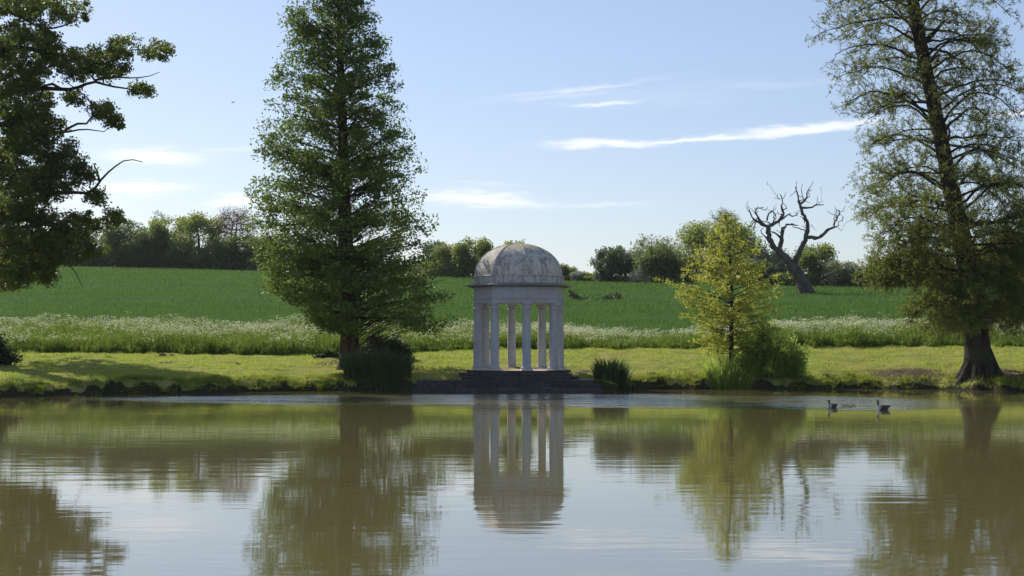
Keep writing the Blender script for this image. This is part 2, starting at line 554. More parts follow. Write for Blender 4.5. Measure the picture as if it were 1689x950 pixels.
umid = np.linspace(-0.33, 0.33, 330)
us = np.concatenate([-np.geomspace(3.0, 0.34, 24), umid, np.geomspace(0.34, 3.0, 24)])
rows_a = np.concatenate([np.linspace(-60, 0, 5), np.linspace(2, 60, 20), np.linspace(61, 66, 10), np.arange(66.2, 84, 0.14),
                         np.arange(84, YC + 0.01, 0.5)])
me, gx, gy = fan_mesh('ground', rows_a, us)
gpx = pxof(gx, gy)
gd = gy - shore(gpx)
soil = np.zeros(len(gx))
face = np.clip(1.5 - gd / (0.24 + 0.12 * vnoise(gpx / 8.0, gpx * 0, 16)), 0, 1)          # mossy earth on the face of the bank, its shade put into the colour


def blob(px0, d0, wx, wd, st=1.0):
    return st * np.clip(1.3 - np.hypot((gpx - px0) / wx, (gd - d0) / wd), 0, 1)


for b in ((1500, 2.2, 90, 2.4, 0.9), (1640, 3.0, 90, 3.0, 0.9), (975, 3.6, 45, 2.2, 0.6), (560, 10.5, 60, 3.0, 0.75), (745, 3, 30, 2.5, 0.5),
          (275, 11.5, 22, 0.9, 0.8), (392, 7.0, 4, 0.35, 1.0), (1040, 6, 30, 1.5, 0.42), (150, 6, 50, 2, 0.4), (430, 4, 60, 0.6, 0.4)):
    soil = np.maximum(soil, blob(*b))
a = me.attributes.new('soil', 'FLOAT', 'POINT')
a.data.foreach_set('value', soil.astype(np.float32))
a = me.attributes.new('bank', 'FLOAT', 'POINT')
a.data.foreach_set('value', face.astype(np.float32))
tag(obj('ground', me, M_lawn), 'mown lawn and low earth bank along the far side of the pond', None, None, 'structure')

rows_b = np.concatenate([np.arange(YC, 320, 0.8), np.geomspace(322, 6000, 40)])
us_b = np.concatenate([-np.geomspace(3.0, 0.36, 20), np.linspace(-0.35, 0.35, 260), np.geomspace(0.36, 3.0, 20)])
me, _, _ = fan_mesh('crop_field', rows_b, us_b)
tag(obj('field', me, M_field), 'sloping field of green crop rising to the tree line', None, None, 'structure')

# water
wr = np.concatenate([np.linspace(-50, 10, 8), np.arange(12, 84, 0.6)])
wu = np.concatenate([-np.geomspace(3.0, 0.34, 12), np.linspace(-0.33, 0.33, 120), np.geomspace(0.34, 3.0, 12)])
X, Y = grid_fan(wr, wu)
V = np.stack([X, Y, np.zeros_like(X)], -1).reshape(-1, 3)
nr, nc = X.shape
i = (np.arange(nr - 1)[:, None] * nc + np.arange(nc - 1)[None])
me = mesh_arrays('pond', V, np.stack([i, i + 1, i + nc + 1, i + nc], -1).reshape(-1, 4), True)
wp = pxof(X.ravel(), Y.ravel())
wy = HOR + CAM_H * F / np.maximum(Y.ravel(), 1)          # distance bands of the wind ripples
lo = IP(wp, [0, 250, 700, 1100, 1300, 1500, 1689], [650, 652, 648, 648, 650, 655, 660])
hi = IP(wp, [0, 250, 500, 900, 1200, 1500, 1650], [654, 661, 665, 668, 671, 674, 670])
sm = lambda x: np.clip(x, 0, 1) ** 2 * (3 - 2 * np.clip(x, 0, 1))
rip = sm((wy - lo) / 4.0) * sm((hi + 5 - wy) / 8.0) * IP(wp, [60, 380, 1400, 1600], [0, 1, 1, 0.1])
a = me.attributes.new('ripple', 'FLOAT', 'POINT')
a.data.foreach_set('value', rip.astype(np.float32))
tag(obj('pond_water', me, M_water), 'still murky pond mirroring trees and temple', None, None, 'structure')


# ------------------------------------------------------------------ grass, meadow, crop (uncountable)
def scatter(R, n, px0, px1, y0, y1):
    """random ground points inside a wedge of view columns and a distance range"""
    Yv = np.sqrt(R.uniform(y0 * y0, y1 * y1, n))
    pv = R.uniform(px0, px1, n)
    return (pv - CX) * Yv / F, Yv, pv


TEMPLE = np.array([0.34, 80.0])


def clear_temple(X, Y, r=3.4):
    return (np.hypot(X - TEMPLE[0], Y - TEMPLE[1]) > r) & ~((np.abs(X + 0.2) < 4.5) & (Y < 77.9))


R = rng(11)
X, Y, px = scatter(R, 260000, -60, 1750, 66, 94.5)
d = Y - shore(px)
so = np.zeros(len(X))
for b in ((1500, 2.2, 90, 2.4, 0.9), (1640, 3.0, 90, 3.0, 0.9), (975, 3.6, 45, 2.2, 0.6), (560, 10.5, 60, 3.0, 0.75), (275, 11.5, 22, 0.9, 0.8), (392, 7, 4, 0.35, 1)):
    so = np.maximum(so, b[4] * np.clip(1.3 - np.hypot((px - b[0]) / b[2], (d - b[1]) / b[3]), 0, 1))
k = (d > 0.5) & clear_temple(X, Y) & (so < R.uniform(0.2, 0.9, len(X)))
X, Y = X[k], Y[k]
B = np.stack([X, Y, zg(X, Y) - 0.01], 1)
tuft = np.clip(vnoise(X * 1.1, Y * 0.7, 22) * 1.6 - 0.35, 0, 1) + np.clip(vnoise(X * 0.35, Y * 0.3, 23), 0, 1) * 0.5
V, Q = blades(B, R.uniform(0.035, 0.10, len(B)) * (0.85 + 0.4 * vnoise(X, Y, 21) + 1.1 * tuft), 0.035, R, 0.5)
tag(obj('lawn_grass', mesh_arrays('lawn_grass', V, Q), M_grass), 'short sunlit yellow green lawn grass', 'grass', None, 'stuff')

X, Y, px = scatter(R, 230000, -60, 1750, 66, 84)
d = Y - shore(px)
patch = vnoise(px / 25.0, d * 0.8, 31)
bare = np.clip(1 - np.abs(px - 1520) / 110.0, 0, 1)
k = (d > 0.10 + 0.16 * vnoise(px / 9.0, px * 0, 35)) & (d < 1.5 + 0.9 * patch) & (R.uniform(size=len(X)) < 0.62 + 0.5 * vnoise(X * 1.3, Y * 1.3, 36)) & clear_temple(X, Y, 3.5) & (R.uniform(size=len(X)) > bare * 0.75)
X, Y, d = X[k], Y[k], d[k]
B = np.stack([X, Y, zg(X, Y) - 0.02], 1)
hh = R.uniform(0.07, 0.27, len(B)) * np.clip(1.25 - d / 2.4, 0.35, 1) * np.clip(1 + 0.9 * vnoise(X * 1.3, Y * 1.3, 33) + 0.5 * vnoise(X * 0.4, Y * 0.4, 34), 0.3, 2)
V, Q = blades(B, hh, 0.04, R, 0.55)
nt = 1500                    # tussocks leaning over the edge
X, Y, px = scatter(R, nt * 9, -60, 1750, 66, 84)
d = Y - shore(px)
k = (d > 0.02) & (d < 1.5) & clear_temple(X, Y, 3.6) & (vnoise(px / 14.0, d * 0.7, 37) > R.uniform(-0.7, 0.6, len(X))) & (np.abs(px - 1530) > 70 * R.uniform(size=len(X)))
X, Y, d = X[k][:nt], Y[k][:nt], d[k][:nt]
T0 = np.stack([X, Y, zg(X, Y) - 0.03], 1)
nb_ = 46
T1 = np.repeat(T0, nb_, 0)
hs_ = np.repeat(R.uniform(0.10, 0.30, len(T0)), nb_) * R.uniform(0.5, 1.1, len(T1))
an = R.uniform(0, 2 * np.pi, len(T1))
ra = np.sqrt(R.uniform(size=len(T1))) * np.repeat(R.uniform(0.10, 0.28, len(T0)), nb_)
T1 = T1 + np.stack([np.cos(an) * ra, np.sin(an) * ra, an * 0], 1)
ang = R.uniform(0, np.pi, len(T1))
sdv = np.stack([np.cos(ang), np.sin(ang), an * 0], 1) * 0.016
tip = T1 + np.stack([np.cos(an) * hs_ * 0.7, np.sin(an) * hs_ * 0.7 - 0.04, hs_ * 0.9], 1)
V3 = np.stack([T1 - sdv, T1 + sdv, tip], 1).reshape(-1, 3)
Q = np.vstack([Q, np.arange(len(V3)).reshape(-1, 3) + len(V)])
V = np.vstack([V, V3])
tag(obj('bank_grass', mesh_arrays('bank_grass', V, Q), M_bankgrass), 'rough longer grass hanging over the water edge', 'grass', None, 'stuff')

# meadow strip between lawn and crop
R = rng(12)
X, Y, px = scatter(R, 210000, -80, 1770, YL - 0.6, YC + 1.5)
edge = Y - YL + 0.9 * vnoise(px / 22.0, px * 0, 41) + 0.3 * vnoise(px / 6.0, px * 0, 42)
low = np.clip(1 - np.abs(px - 1090) / 190.0, 0, 1)
k = (edge > 0) & (R.uniform(size=len(X)) > 0.35 * low)
X, Y, edge, low = X[k], Y[k], edge[k], low[k]
B = np.stack([X, Y, zg(X, Y) - 0.02], 1)
hm = R.uniform(0.45, 1.0, len(B)) * (1 - 0.38 * low) * np.clip(0.5 + edge * 0.4, 0.5, 1) * (1.05 + 0.30 * vnoise(X * 0.5, Y * 0.5, 43) + 0.22 * vnoise(X * 1.6, Y * 1.2, 44))
lv = R.uniform(0.25, 0.95, len(B))
V1, Q1 = blades(B, hm, 0.06, R, 0.22)
obj_m = mesh_arrays('meadow_grass', V1, Q1)
tag(obj('meadow_grass', obj_m, M_mead), 'tall uncut grass in the strip behind the lawn', 'grass', None, 'stuff')
kk = R.uniform(size=len(B)) < 0.6
C = B[kk] + np.stack([R.normal(size=kk.sum()) * 0.1, R.normal(size=kk.sum()) * 0.1, hm[kk] * lv[kk]], 1)
V2, Q2 = leaf_quads(C, R.uniform(0.08, 0.2, len(C)), R, 0.5)
tag(obj('meadow_weeds', mesh_arrays('meadow_weeds', V2, Q2), M_mead), 'leafy weeds filling the uncut strip behind the lawn', 'weeds', None, 'stuff')
# cow parsley heads: stalks with clusters of small white umbels
n = 15000
X, Y, px = scatter(R, n, -80, 1770, YL + 0.3, YC + 1.2)
low = np.clip(1 - np.abs(px - 1090) / 170.0, 0, 1)
gap = np.clip(1 - np.abs(px - 640) / 110.0, 0, 1)
k = (R.uniform(size=n) > 0.75 * low) & (R.uniform(size=n) > 0.5 * gap) & (R.uniform(size=n) < 0.04 + 1.05 * ((Y - YL) / 12) ** 1.5 + 0.75 * vnoise(X * 0.3, Y * 0.3, 47) + 0.6 * vnoise(X * 1.1, Y * 0.9, 48))
X, Y, low = X[k], Y[k], low[k]
n = len(X)
base = np.stack([X, Y, zg(X, Y)], 1)
hh = R.uniform(0.70, 1.18, n) * (1 - 0.25 * low) * (1 + 0.26 * vnoise(X * 0.5, Y * 0.5, 43) + 0.15 * vnoise(X * 1.6, Y * 1.2, 44))
tall = R.uniform(size=n) < 0.02
hh[tall] *= 1.3
top = base + np.stack([R.normal(size=n) * 0.08, R.normal(size=n) * 0.08, hh], 1)
ku = 7
C = np.repeat(top, ku, 0) + np.stack([R.normal(size=n * ku) * 0.15, R.normal(size=n * ku) * 0.15, -np.abs(R.normal(size=n * ku)) * 0.12], 1)
sz = R.uniform(0.045, 0.115, len(C))
ang = R.uniform(0, np.pi, len(C))
ax = np.stack([np.cos(ang), np.sin(ang), R.normal(size=len(C)) * 0.25], 1)
bx_ = np.stack([-np.sin(ang), np.cos(ang), R.normal(size=len(C)) * 0.25], 1)
dome_up = np.stack([ang * 0, ang * 0, sz * 0.3], 1)
hs = sz[:, None] * 0.5
Vu = np.stack([C - ax * hs, C + bx_ * hs + dome_up, C + ax * hs, C - bx_ * hs + dome_up], 1).reshape(-1, 3)
tag(obj('cow_parsley', mesh_arrays('cow_parsley', Vu, np.arange(len(Vu)).reshape(-1, 4)), M_umbel),
    'creamy white cow parsley flowers topping the uncut strip', 'flowers', None, 'stuff')
side = np.stack([np.full(n, 0.009), np.zeros(n), np.zeros(n)], 1)
Vs = np.stack([base - side, base + side, top], 1).reshape(-1, 3)
tag(obj('cow_parsley_stalks', mesh_arrays('cow_parsley_stalks', Vs, np.arange(3 * n).reshape(-1, 3)), M_mead),
    'thin green stalks under the white cow parsley', 'flowers', None, 'stuff')

# crop plants on the field
R = rng(13)
n = 330000
Yv = 106 + (305 - 106) * R.uniform(size=n) ** 1.5
pv = R.uniform(-40, 1730, n)
X, Y = (pv - CX) * Yv / F, Yv
row = np.round(Y / 0.6) * 0.6
Y = np.where(R.uniform(size=n) < 0.5, row + R.normal(size=n) * 0.06, Y)
k = Y < IP(pv, *RD) + 4
X, Y = X[k], Y[k]
B = np.stack([X, Y, zg(X, Y) - 0.04], 1)
sc = np.clip(Y / 150.0, 0.8, 1.8)
V, Q = blades(B, R.uniform(0.16, 0.34, len(B)) * (1 + 0.3 * vnoise(X * 0.2, Y * 0.2, 51)), 0.07 * sc, R, 0.35)
tag(obj('crop_plants', mesh_arrays('crop_plants', V, Q), M_crop), 'dense green cereal crop covering the sloping field', 'crop', None, 'stuff')


R = rng(14)  # dark leaves put in for the shade along the crop fold
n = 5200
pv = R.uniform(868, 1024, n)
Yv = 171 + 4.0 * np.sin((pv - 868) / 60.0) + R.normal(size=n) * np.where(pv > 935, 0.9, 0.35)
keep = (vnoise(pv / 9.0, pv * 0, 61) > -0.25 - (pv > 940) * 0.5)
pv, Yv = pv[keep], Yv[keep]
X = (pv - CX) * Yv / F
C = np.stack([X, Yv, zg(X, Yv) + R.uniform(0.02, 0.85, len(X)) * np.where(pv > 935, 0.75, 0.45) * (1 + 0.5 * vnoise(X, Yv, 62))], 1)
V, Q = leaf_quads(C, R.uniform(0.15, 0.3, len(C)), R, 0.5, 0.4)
tag(obj('fold_shade_strip', mesh_arrays('fold_shade_strip', V, Q), M_dark), 'dark leafy strip imitating the shaded fold in the crop right of the temple', 'weeds')


# ------------------------------------------------------------------ trees
def resample(pts, step):
    pts = np.asarray(pts, float)
    seg = np.linalg.norm(np.diff(pts, axis=0), axis=1)
    s = np.concatenate([[0], np.cumsum(seg)])
    n = max(2, int(s[-1] / step) + 1)
    u = np.linspace(0, s[-1], n)
    return np.stack([np.interp(u, s, pts[:, i]) for i in range(3)], 1), u / s[-1]


def smooth_poly(pts, it=2):
    """Chaikin corner cutting, ends kept"""
    pts = np.asarray(pts, float)
    for _ in range(it):
        a = pts[:-1] * 0.75 + pts[1:] * 0.25
        b = pts[:-1] * 0.25 + pts[1:] * 0.75
        pts = np.vstack([pts[:1], np.stack([a, b], 1).reshape(-1, 3)[1:-1], pts[-1:]])
    return pts


def grow(tubes, bases, targets, R, step=0.6, r_tip=0.012, expo=0.45, wob=0.10, lift=0.08, zpen=0.5, sides=5):
    """bases: list of (points, radii) already thick limbs; branches are grown from them to every target"""
    Pn, par, rad = [], [], []
    for pts, rr in bases:
        q, u = resample(pts, step)
        r = np.interp(u, np.linspace(0, 1, len(rr)), rr)
        s0 = len(Pn)
        for i in range(len(q)):
            Pn.append(q[i])
            par.append(s0 + i - 1 if i else -1)
            rad.append(r[i])
        tubes.add(q, r, 9)
    nb = len(Pn)
    cap = nb + sum(0 for _ in range(0))
    arr = np.zeros((nb + len(targets) * 60, 3))
    arr[:nb] = Pn
    cnt_n = nb
    par = list(par)
    T = np.asarray(targets)
    d0 = np.array([np.min(np.linalg.norm(arr[:nb] - t, axis=1)) for t in T])
    branches = []
    for ti in np.argsort(d0):
        t = T[ti]
        df = arr[:cnt_n] - t
        dist = np.linalg.norm(df, axis=1)
        cost = dist + zpen * np.maximum(0, df[:, 2])
        j = int(np.argmin(cost))
        L = dist[j]
        k = min(50, max(1, int(L / step) + 1))
        s = np.linspace(0, 1, k + 1)[1:]
        o = arr[j]
        pth = o + (t - o) * s[:, None]
        if k > 1:
            w1 = R.normal(size=3) * wob * L
            w1[2] += lift * L
            pth += np.sin(np.pi * s)[:, None] * w1 + R.normal(size=(k, 3)) * wob * 0.25 * step * (s < 1)[:, None]
        if cnt_n + k > len(arr):
            break
        arr[cnt_n:cnt_n + k] = pth
        idx = [j] + list(range(cnt_n, cnt_n + k))
        par += [j] + list(range(cnt_n, cnt_n + k - 1))
        branches.append(idx)
        cnt_n += k
    cnt = np.zeros(cnt_n)
    for b in branches:
        cnt[b[-1]] += 1
    for i in range(cnt_n - 1, nb - 1, -1):
        cnt[par[i]] += cnt[i]
    r = r_tip * np.maximum(cnt, 1) ** expo
    for b in branches:
        rr = r[b].copy()
        rr[0] = min(rr[0] if b[0] >= nb else rad[b[0]], rr[1] * 1.35)
        rr[-1] *= 0.55
        tubes.add(arr[b], rr, sides if rr[0] > 0.04 else 4)


def clumps(targets, per, sigma, R, flat=0.7):
    T = np.repeat(targets, per, 0)
    o = np.clip(R.normal(size=T.shape), -1.8, 1.8) * sigma
    o[:, 2] *= flat
    return T + o


def finish_tree(name, label, cat, base, tubes, leaves, lsize, lmat, bark, R, group=None, aspect=0.6, up=0.0, crown='crown', dirs=None, spread=0.6):
    t = thing(name, label, cat, base, group)
    if tubes is not None and tubes.n:
        obj('trunk', tubes.mesh(name + '_trunk'), bark, t)
    if leaves is not None and len(leaves):
        V, Q = leaf_quads(leaves, lsize, R, aspect, up, dirs, spread)
        obj(crown, mesh_arrays(name + '_crown', V, Q), lmat, t)
    return t


def ground_at(px, D):
    X = (px - CX) * D / F
    return np.array([X, D, float(zg(X, D))])


# ---- tall conifer left of the temple
R = rng(21)
DC = 82.0
sc = DC / F
base = ground_at(577, DC)
tb = Tubes()
zt = P(557, -175, DC)[2]
trunk_pts = np.array([base + (0, 0, -0.4), base + (0, 0, 0.15), base + (0.0, 0, 0.9), P(575, 500, DC), P(570, 400, DC), P(565, 200, DC), P(560, 60, DC), P(557, -175, DC)])
tr, u = resample(trunk_pts, 0.4)
hgt = (tr[:, 2] - base[2]) / (zt - base[2])
rr = np.interp(hgt, [-0.02, 0.0, 0.03, 0.1, 0.3, 0.6, 0.8, 1.0], [0.75, 0.66, 0.52, 0.44, 0.34, 0.2, 0.11, 0.02])
rr *= 1 + 0.05 * R.normal(size=len(rr))
tb.add(tr, rr, 14)
LY = [-175, -100, 0, 50, 75, 130, 180, 220, 260, 300, 340, 380, 420, 460, 480, 500, 530, 548]
LL = [2, 44, 80, 94, 97, 107, 122, 134, 141, 158, 156, 158, 152, 140, 128, 96, 55, 28]
LR = [2, 26, 46, 64, 76, 92, 106, 113, 128, 138, 142, 148, 164, 174, 177, 180, 172, 142]
lv, ld, ls = [], [], []
nl = 215
phi = 0
for i in range(nl):
    q = (i + R.uniform(0, 1)) / nl
    py = 545 - (545 + 165) * q ** 0.95
    zz = CAM_H - (py - HOR) * sc
    phi += 2.399963 + R.normal() * 0.25
    cx = np.interp(py, [-175, 60, 200, 400, 500, 600], [557, 560, 565, 570, 575, 577])
    e = 0.5 + 0.5 * math.cos(phi)
    half = (np.interp(py, LY, LR) * e + np.interp(py, LY, LL) * (1 - e)) * sc * (R.uniform(0.82, 0.98) if R.uniform() > .3 else R.uniform(.55, .95))
    dirh = np.array([math.cos(phi), math.sin(phi), 0])
    rise = np.interp(py, [-175, 200, 420, 545], [0.75, 0.45, 0.16, -0.06])
    rise = rise + R.normal() * 0.2
    st = np.array([(cx - CX) * sc, DC, zz - rise * half * 0.85])
    L = half
    s = np.linspace(0, 1, 9)
    lat = np.cross(dirh, (0, 0, 1))
    wv_ = R.normal() * 0.08
    limb = st + dirh * (L * s)[:, None] + np.array([0, 0, 1]) * (rise * L * (s - 0.25 * s * s) + 0.0)[:, None] + lat * (np.sin(s * 3) * wv_ * L)[:, None]
    r0 = 0.018 + 0.014 * L
    tb.add(limb, np.linspace(r0, 0.008, 9), 5)
    nt = max(5, int(L / 0.15))
    for k in range(nt):
        f = R.uniform(0.16, 1.0)
        if vnoise(np.array([phi * 1.9 + f * 3]), np.array([py / 26.0]), 72)[0] < -0.42:
            continue
        p0 = np.array([np.interp(f, s, limb[:, c]) for c in range(3)])
        tl = (0.25 + 0.24 * L * (1 - f * 0.65)) * R.uniform(0.5, 1.15)
        sg = 1 if R.uniform() < 0.5 else -1
        td = dirh * R.uniform(0.3, 1.0) + lat * sg * R.uniform(0.1, 1.0) + np.array([0, 0, R.uniform(-0.55, 0.75)])
        td /= np.linalg.norm(td)
        p1 = p0 + td * tl
        if k % 2 == 0:
            tb.add(np.array([p0, (p0 + p1) / 2 + (0, 0, 0.04), p1]), [0.012, 0.009, 0.004], 3)
        m = int(10 + 16 * tl)
        sv = R.uniform(0.1, 1.05, m)
        c = p0 + td * (tl * sv)[:, None] + np.clip(R.normal(size=(m, 3)), -1.7, 1.7) * (0.09 + 0.06 * tl) + np.array([0, 0, -0.03])
        lv.append(c)
        ld.append(np.tile(td, (m, 1)))
for k in range(1150):       # billowing sprays that round out the crown between the main limbs
    py = 545 - 720 * R.uniform() ** 1.25
    if py < -165:
        continue
    a = R.uniform(0, 2 * np.pi)
    e = 0.5 + 0.5 * math.cos(a)
    hw = (np.interp(py, LY, LR) * e + np.interp(py, LY, LL) * (1 - e)) * sc
    if vnoise(np.array([a * 1.9 + 11]), np.array([py / 26.0]), 71)[0] < -0.34:
        continue
    f = R.uniform(0.4, 1.0) ** 0.6
    cx = np.interp(py, [-175, 60, 200, 400, 500, 600], [557, 560, 565, 570, 575, 577])
    c = np.array([(cx - CX) * sc + math.cos(a) * hw * f, DC + math.sin(a) * hw * f, CAM_H - (py - HOR) * sc])
    ctr = np.array([(cx - CX) * sc, DC, c[2] - 0.32 * hw * f])
    mid = ctr + (c - ctr) * 0.55 + (0, 0, 0.08 * hw)
    tb.add(smooth_poly(np.array([ctr + (c - ctr) * 0.15, mid, c]), 1), np.linspace(0.02, 0.005, len(smooth_poly(np.array([ctr, mid, c]), 1))), 3)
    m = int(R.uniform(30, 70))
    o = np.clip(R.normal(size=(m, 3)), -1.5, 1.5) * (0.13 + 0.19 * R.uniform()) * (1.35, 1.35, 0.75)
    lv.append(c + o)
    ld.append(o + R.normal(size=(m, 3)) * 0.1)
lv = np.vstack(lv)
ld = np.vstack(ld)
print('conifer leaves', len(lv))
finish_tree('redwood_tree', 'tall dense conical conifer with a straight trunk left of the temple', 'conifer', base, tb, lv,
            R.uniform(0.10, 0.23, len(lv)), M_con, M_redbark, R, None, 0.5, 0.0, 'crown', ld, 0.8)

# ---- big oak at the left edge
R = rng(22)
DO = 85.0


def Z2(zx, zy, dd=0.0):
    return P(zx * 0.505, zy * 0.505, DO + dd)


base = ground_at(-95, DO)
tb = Tubes()
bases = []
top = P(-70, -200, DO)
trunk = np.array([base + (0, 0, -0.4), base + (0, 0, 0.4), P(-93, 500, DO), P(-85, 400, DO), P(-82, 250, DO), P(-70, 50, DO), top])
bases.append((smooth_poly(trunk, 1), [1.15, 0.8, 0.75, 0.6, 0.42, 0.25, 0.08]))
LIMBS = [
    ([(-165, 780), (-60, 720), (60, 690), (120, 650), (180, 630), (240, 628), (300, 632), (325, 592), (355, 560), (400, 525), (425, 519), (466, 529)], (0.30, 0.22, 0.19, 0.17, 0.15, 0.13, 0.11, 0.085, 0.07, 0.05, 0.035, 0.02), 0.3),
    ([(325, 592), (318, 560), (306, 536)], (0.07, 0.025), 0.3),
    ([(-165, 560), (-60, 430), (0, 400), (100, 420), (200, 436), (270, 420), (340, 430)], (0.32, 0.2, 0.15, 0.1, 0.05, 0.02), -0.8),
    ([(200, 436), (250, 400), (295, 405), (310, 340), (250, 290), (205, 262)], (0.08, 0.04, 0.02), -0.8),
    ([(-165, 480), (-60, 340), (0, 310), (100, 285), (200, 292), (240, 292), (310, 262), (350, 280), (420, 290), (490, 303)], (0.34, 0.2, 0.14, 0.1, 0.06, 0.02), 0.8),
    ([(310, 262), (370, 250), (430, 256), (490, 250), (522, 235)], (0.07, 0.04, 0.015), 0.8),
    ([(200, 290), (150, 262), (125, 330), (90, 370)], (0.08, 0.05), 0.4),
    ([(-150, 300), (-60, 80), (0, 30), (60, 50), (110, 80), (150, 96), (210, 85), (250, 65)], (0.3, 0.16, 0.1, 0.06, 0.03), -0.5),
    ([(-150, 320), (-40, 180), (60, 150), (160, 175), (260, 190), (380, 165), (500, 160), (560, 170)], (0.3, 0.2, 0.12, 0.07, 0.03, 0.02), 1.2),
    ([(-165, 850), (-60, 800), (60, 800), (160, 830), (240, 870), (270, 940)], (0.25, 0.14, 0.08, 0.04, 0.015), -1.5),
    ([(-165, 800), (-60, 760), (80, 740), (200, 730), (340, 715), (400, 690)], (0.25, 0.14, 0.08, 0.04, 0.02), 1.5),
]
for pl, rd, dd in LIMBS:
    pts = []
    for i, (a, b) in enumerate(pl):
        f = i / (len(pl) - 1)
        pts.append(Z2(a, b, dd * (0.3 + f) + R.normal() * 0.15 * f))
    pts[0] = pts[0]
    bases.append((smooth_poly(np.array(pts), 1), rd))
BL = [(80, 170, 140, 110), (230, 40, 75, 45), (60, 20, 120, 40), (290, 190, 90, 45), (400, 160, 80, 38), (505, 165, 62, 32), (355, 225, 80, 35),
      (460, 295, 50, 18), (250, 215, 70, 60), (235, 320, 40, 18), (330, 360, 52, 32), (365, 400, 38, 25), (60, 330, 120, 100), (95, 420, 110, 80),
      (90, 530, 140, 90), (220, 510, 60, 55), (270, 560, 48, 45), (200, 590, 80, 60), (60, 640, 120, 80), (312, 640, 28, 26), (100, 750, 150, 70),
      (250, 740, 110, 55), (360, 715, 48, 34), (90, 840, 140, 60), (240, 815, 105, 55), (20, 900, 80, 50), (130, 900, 60, 30)]
tg = []
for (cx, cy, rx, ry) in BL:
    m = int(9 + rx * ry / (200 if cx > 160 else 85))
    for _ in range(m):
        v = R.normal(size=3)
        v /= np.linalg.norm(v)
        v *= R.uniform(0.2, 1.0) ** 0.5
        dep = (R.uniform(-1, 8.0) if cx - rx < 120 and R.uniform() < 0.45 else 0) + v[1] * min(rx, 90) * 0.505 * 0.0319 * 1.6 + R.normal() * 0.5
        tg.append(Z2(cx + v[0] * rx, cy + v[2] * ry, dep))
for _ in range(300):     # the part of the crown outside the frame, above and to the left
    v = R.normal(size=3)
    v /= np.linalg.norm(v)
    v *= R.uniform(0.4, 1.0)
    c = P(-120, 60, DO) + v * np.array([8.0, 7.0, 8.0])
    if CX + F * c[0] / c[1] < 12 or c[2] > CAM_H + (HOR + 10) * DO / F:
        tg.append(c)
tg = np.array(tg)
grow(tb, bases, tg, R, 0.5, 0.010, 0.45, 0.10, 0.06, 0.3)
inside = tg
sg_ = np.repeat(R.uniform(0.10, 0.27, len(inside)), 72)[:, None]
o_ = np.clip(R.normal(size=(len(inside) * 72, 3)), -1.7, 1.7) * sg_
o_[:, 2] *= 0.75
lv = np.repeat(inside, 72, 0) + o_
print('oak leaves', len(lv))
finish_tree('oak_tree', 'large dark spreading oak with a dead limb at the left edge', 'oak tree', base, tb, lv,
            R.uniform(0.10, 0.20, len(lv)), M_oak, M_bark, R, None, 0.65)

# ---- leaning feathery conifer at the right
R = rng(23)
DR = 78.5
sc = DR / F
base = ground_at(1617, DR)
tb = Tubes()
TP = [(1617, 655), (1616, 640), (1614, 618), (1613, 590), (1611, 550), (1603, 480), (1588, 400), (1566, 300), (1546, 200), (1524, 100), (1505, 0), (1490, -100), (1478, -230)]
TR_ = [1.12, 0.98, 0.78, 0.65, 0.57, 0.52, 0.47, 0.39, 0.345, 0.32, 0.28, 0.2, 0.03]
pts = np.array([P(a, b, DR) for a, b in TP])
tr, u = resample(smooth_poly(pts, 1), 0.3)
zs = pts[:, 2]
rr = np.interp(tr[:, 2], zs, TR_) * (1 + 0.03 * R.normal(size=len(tr)))
tb.add(tr, rr, 16)
for k in range(9):        # root flare
    a = k * 0.7 + R.uniform(0, 0.3)
    dv = np.array([math.cos(a), math.sin(a), 0])
    q0 = base + (0, 0, 0.75)
    q = np.array([q0 + dv * 0.25 + (0, 0, 0.5), base + dv * 0.62 + (0, 0, 0.40), base + dv * 0.92 + (0, 0, 0.0), base + dv * 1.25 + (0, 0, -0.45)])
    tb.add(smooth_poly(q, 2), np.linspace(0.30, 0.2, len(smooth_poly(q, 2))), 9)
q = np.array([P(1521, 72, DR), P(1535, 60, DR - .2), P(1546, 48, DR - .4), P(1558, 34, DR - .5)])
tb.add(q, [0.17, 0.12, 0.1, 0.07], 7)           # broken stub
RLY = [-230, -100, 0, 50, 100, 150, 200, 250, 300, 350, 400, 450, 500, 545]
RLL = [5, 110, 140, 148, 138, 152, 150, 152, 150, 165, 158, 140, 118, 90]
RRR = [5, 120, 160, 150, 150, 155, 135, 150, 160, 170, 170, 165, 160, 130]
lv, ld = [], []
nl = 150
phi = 0
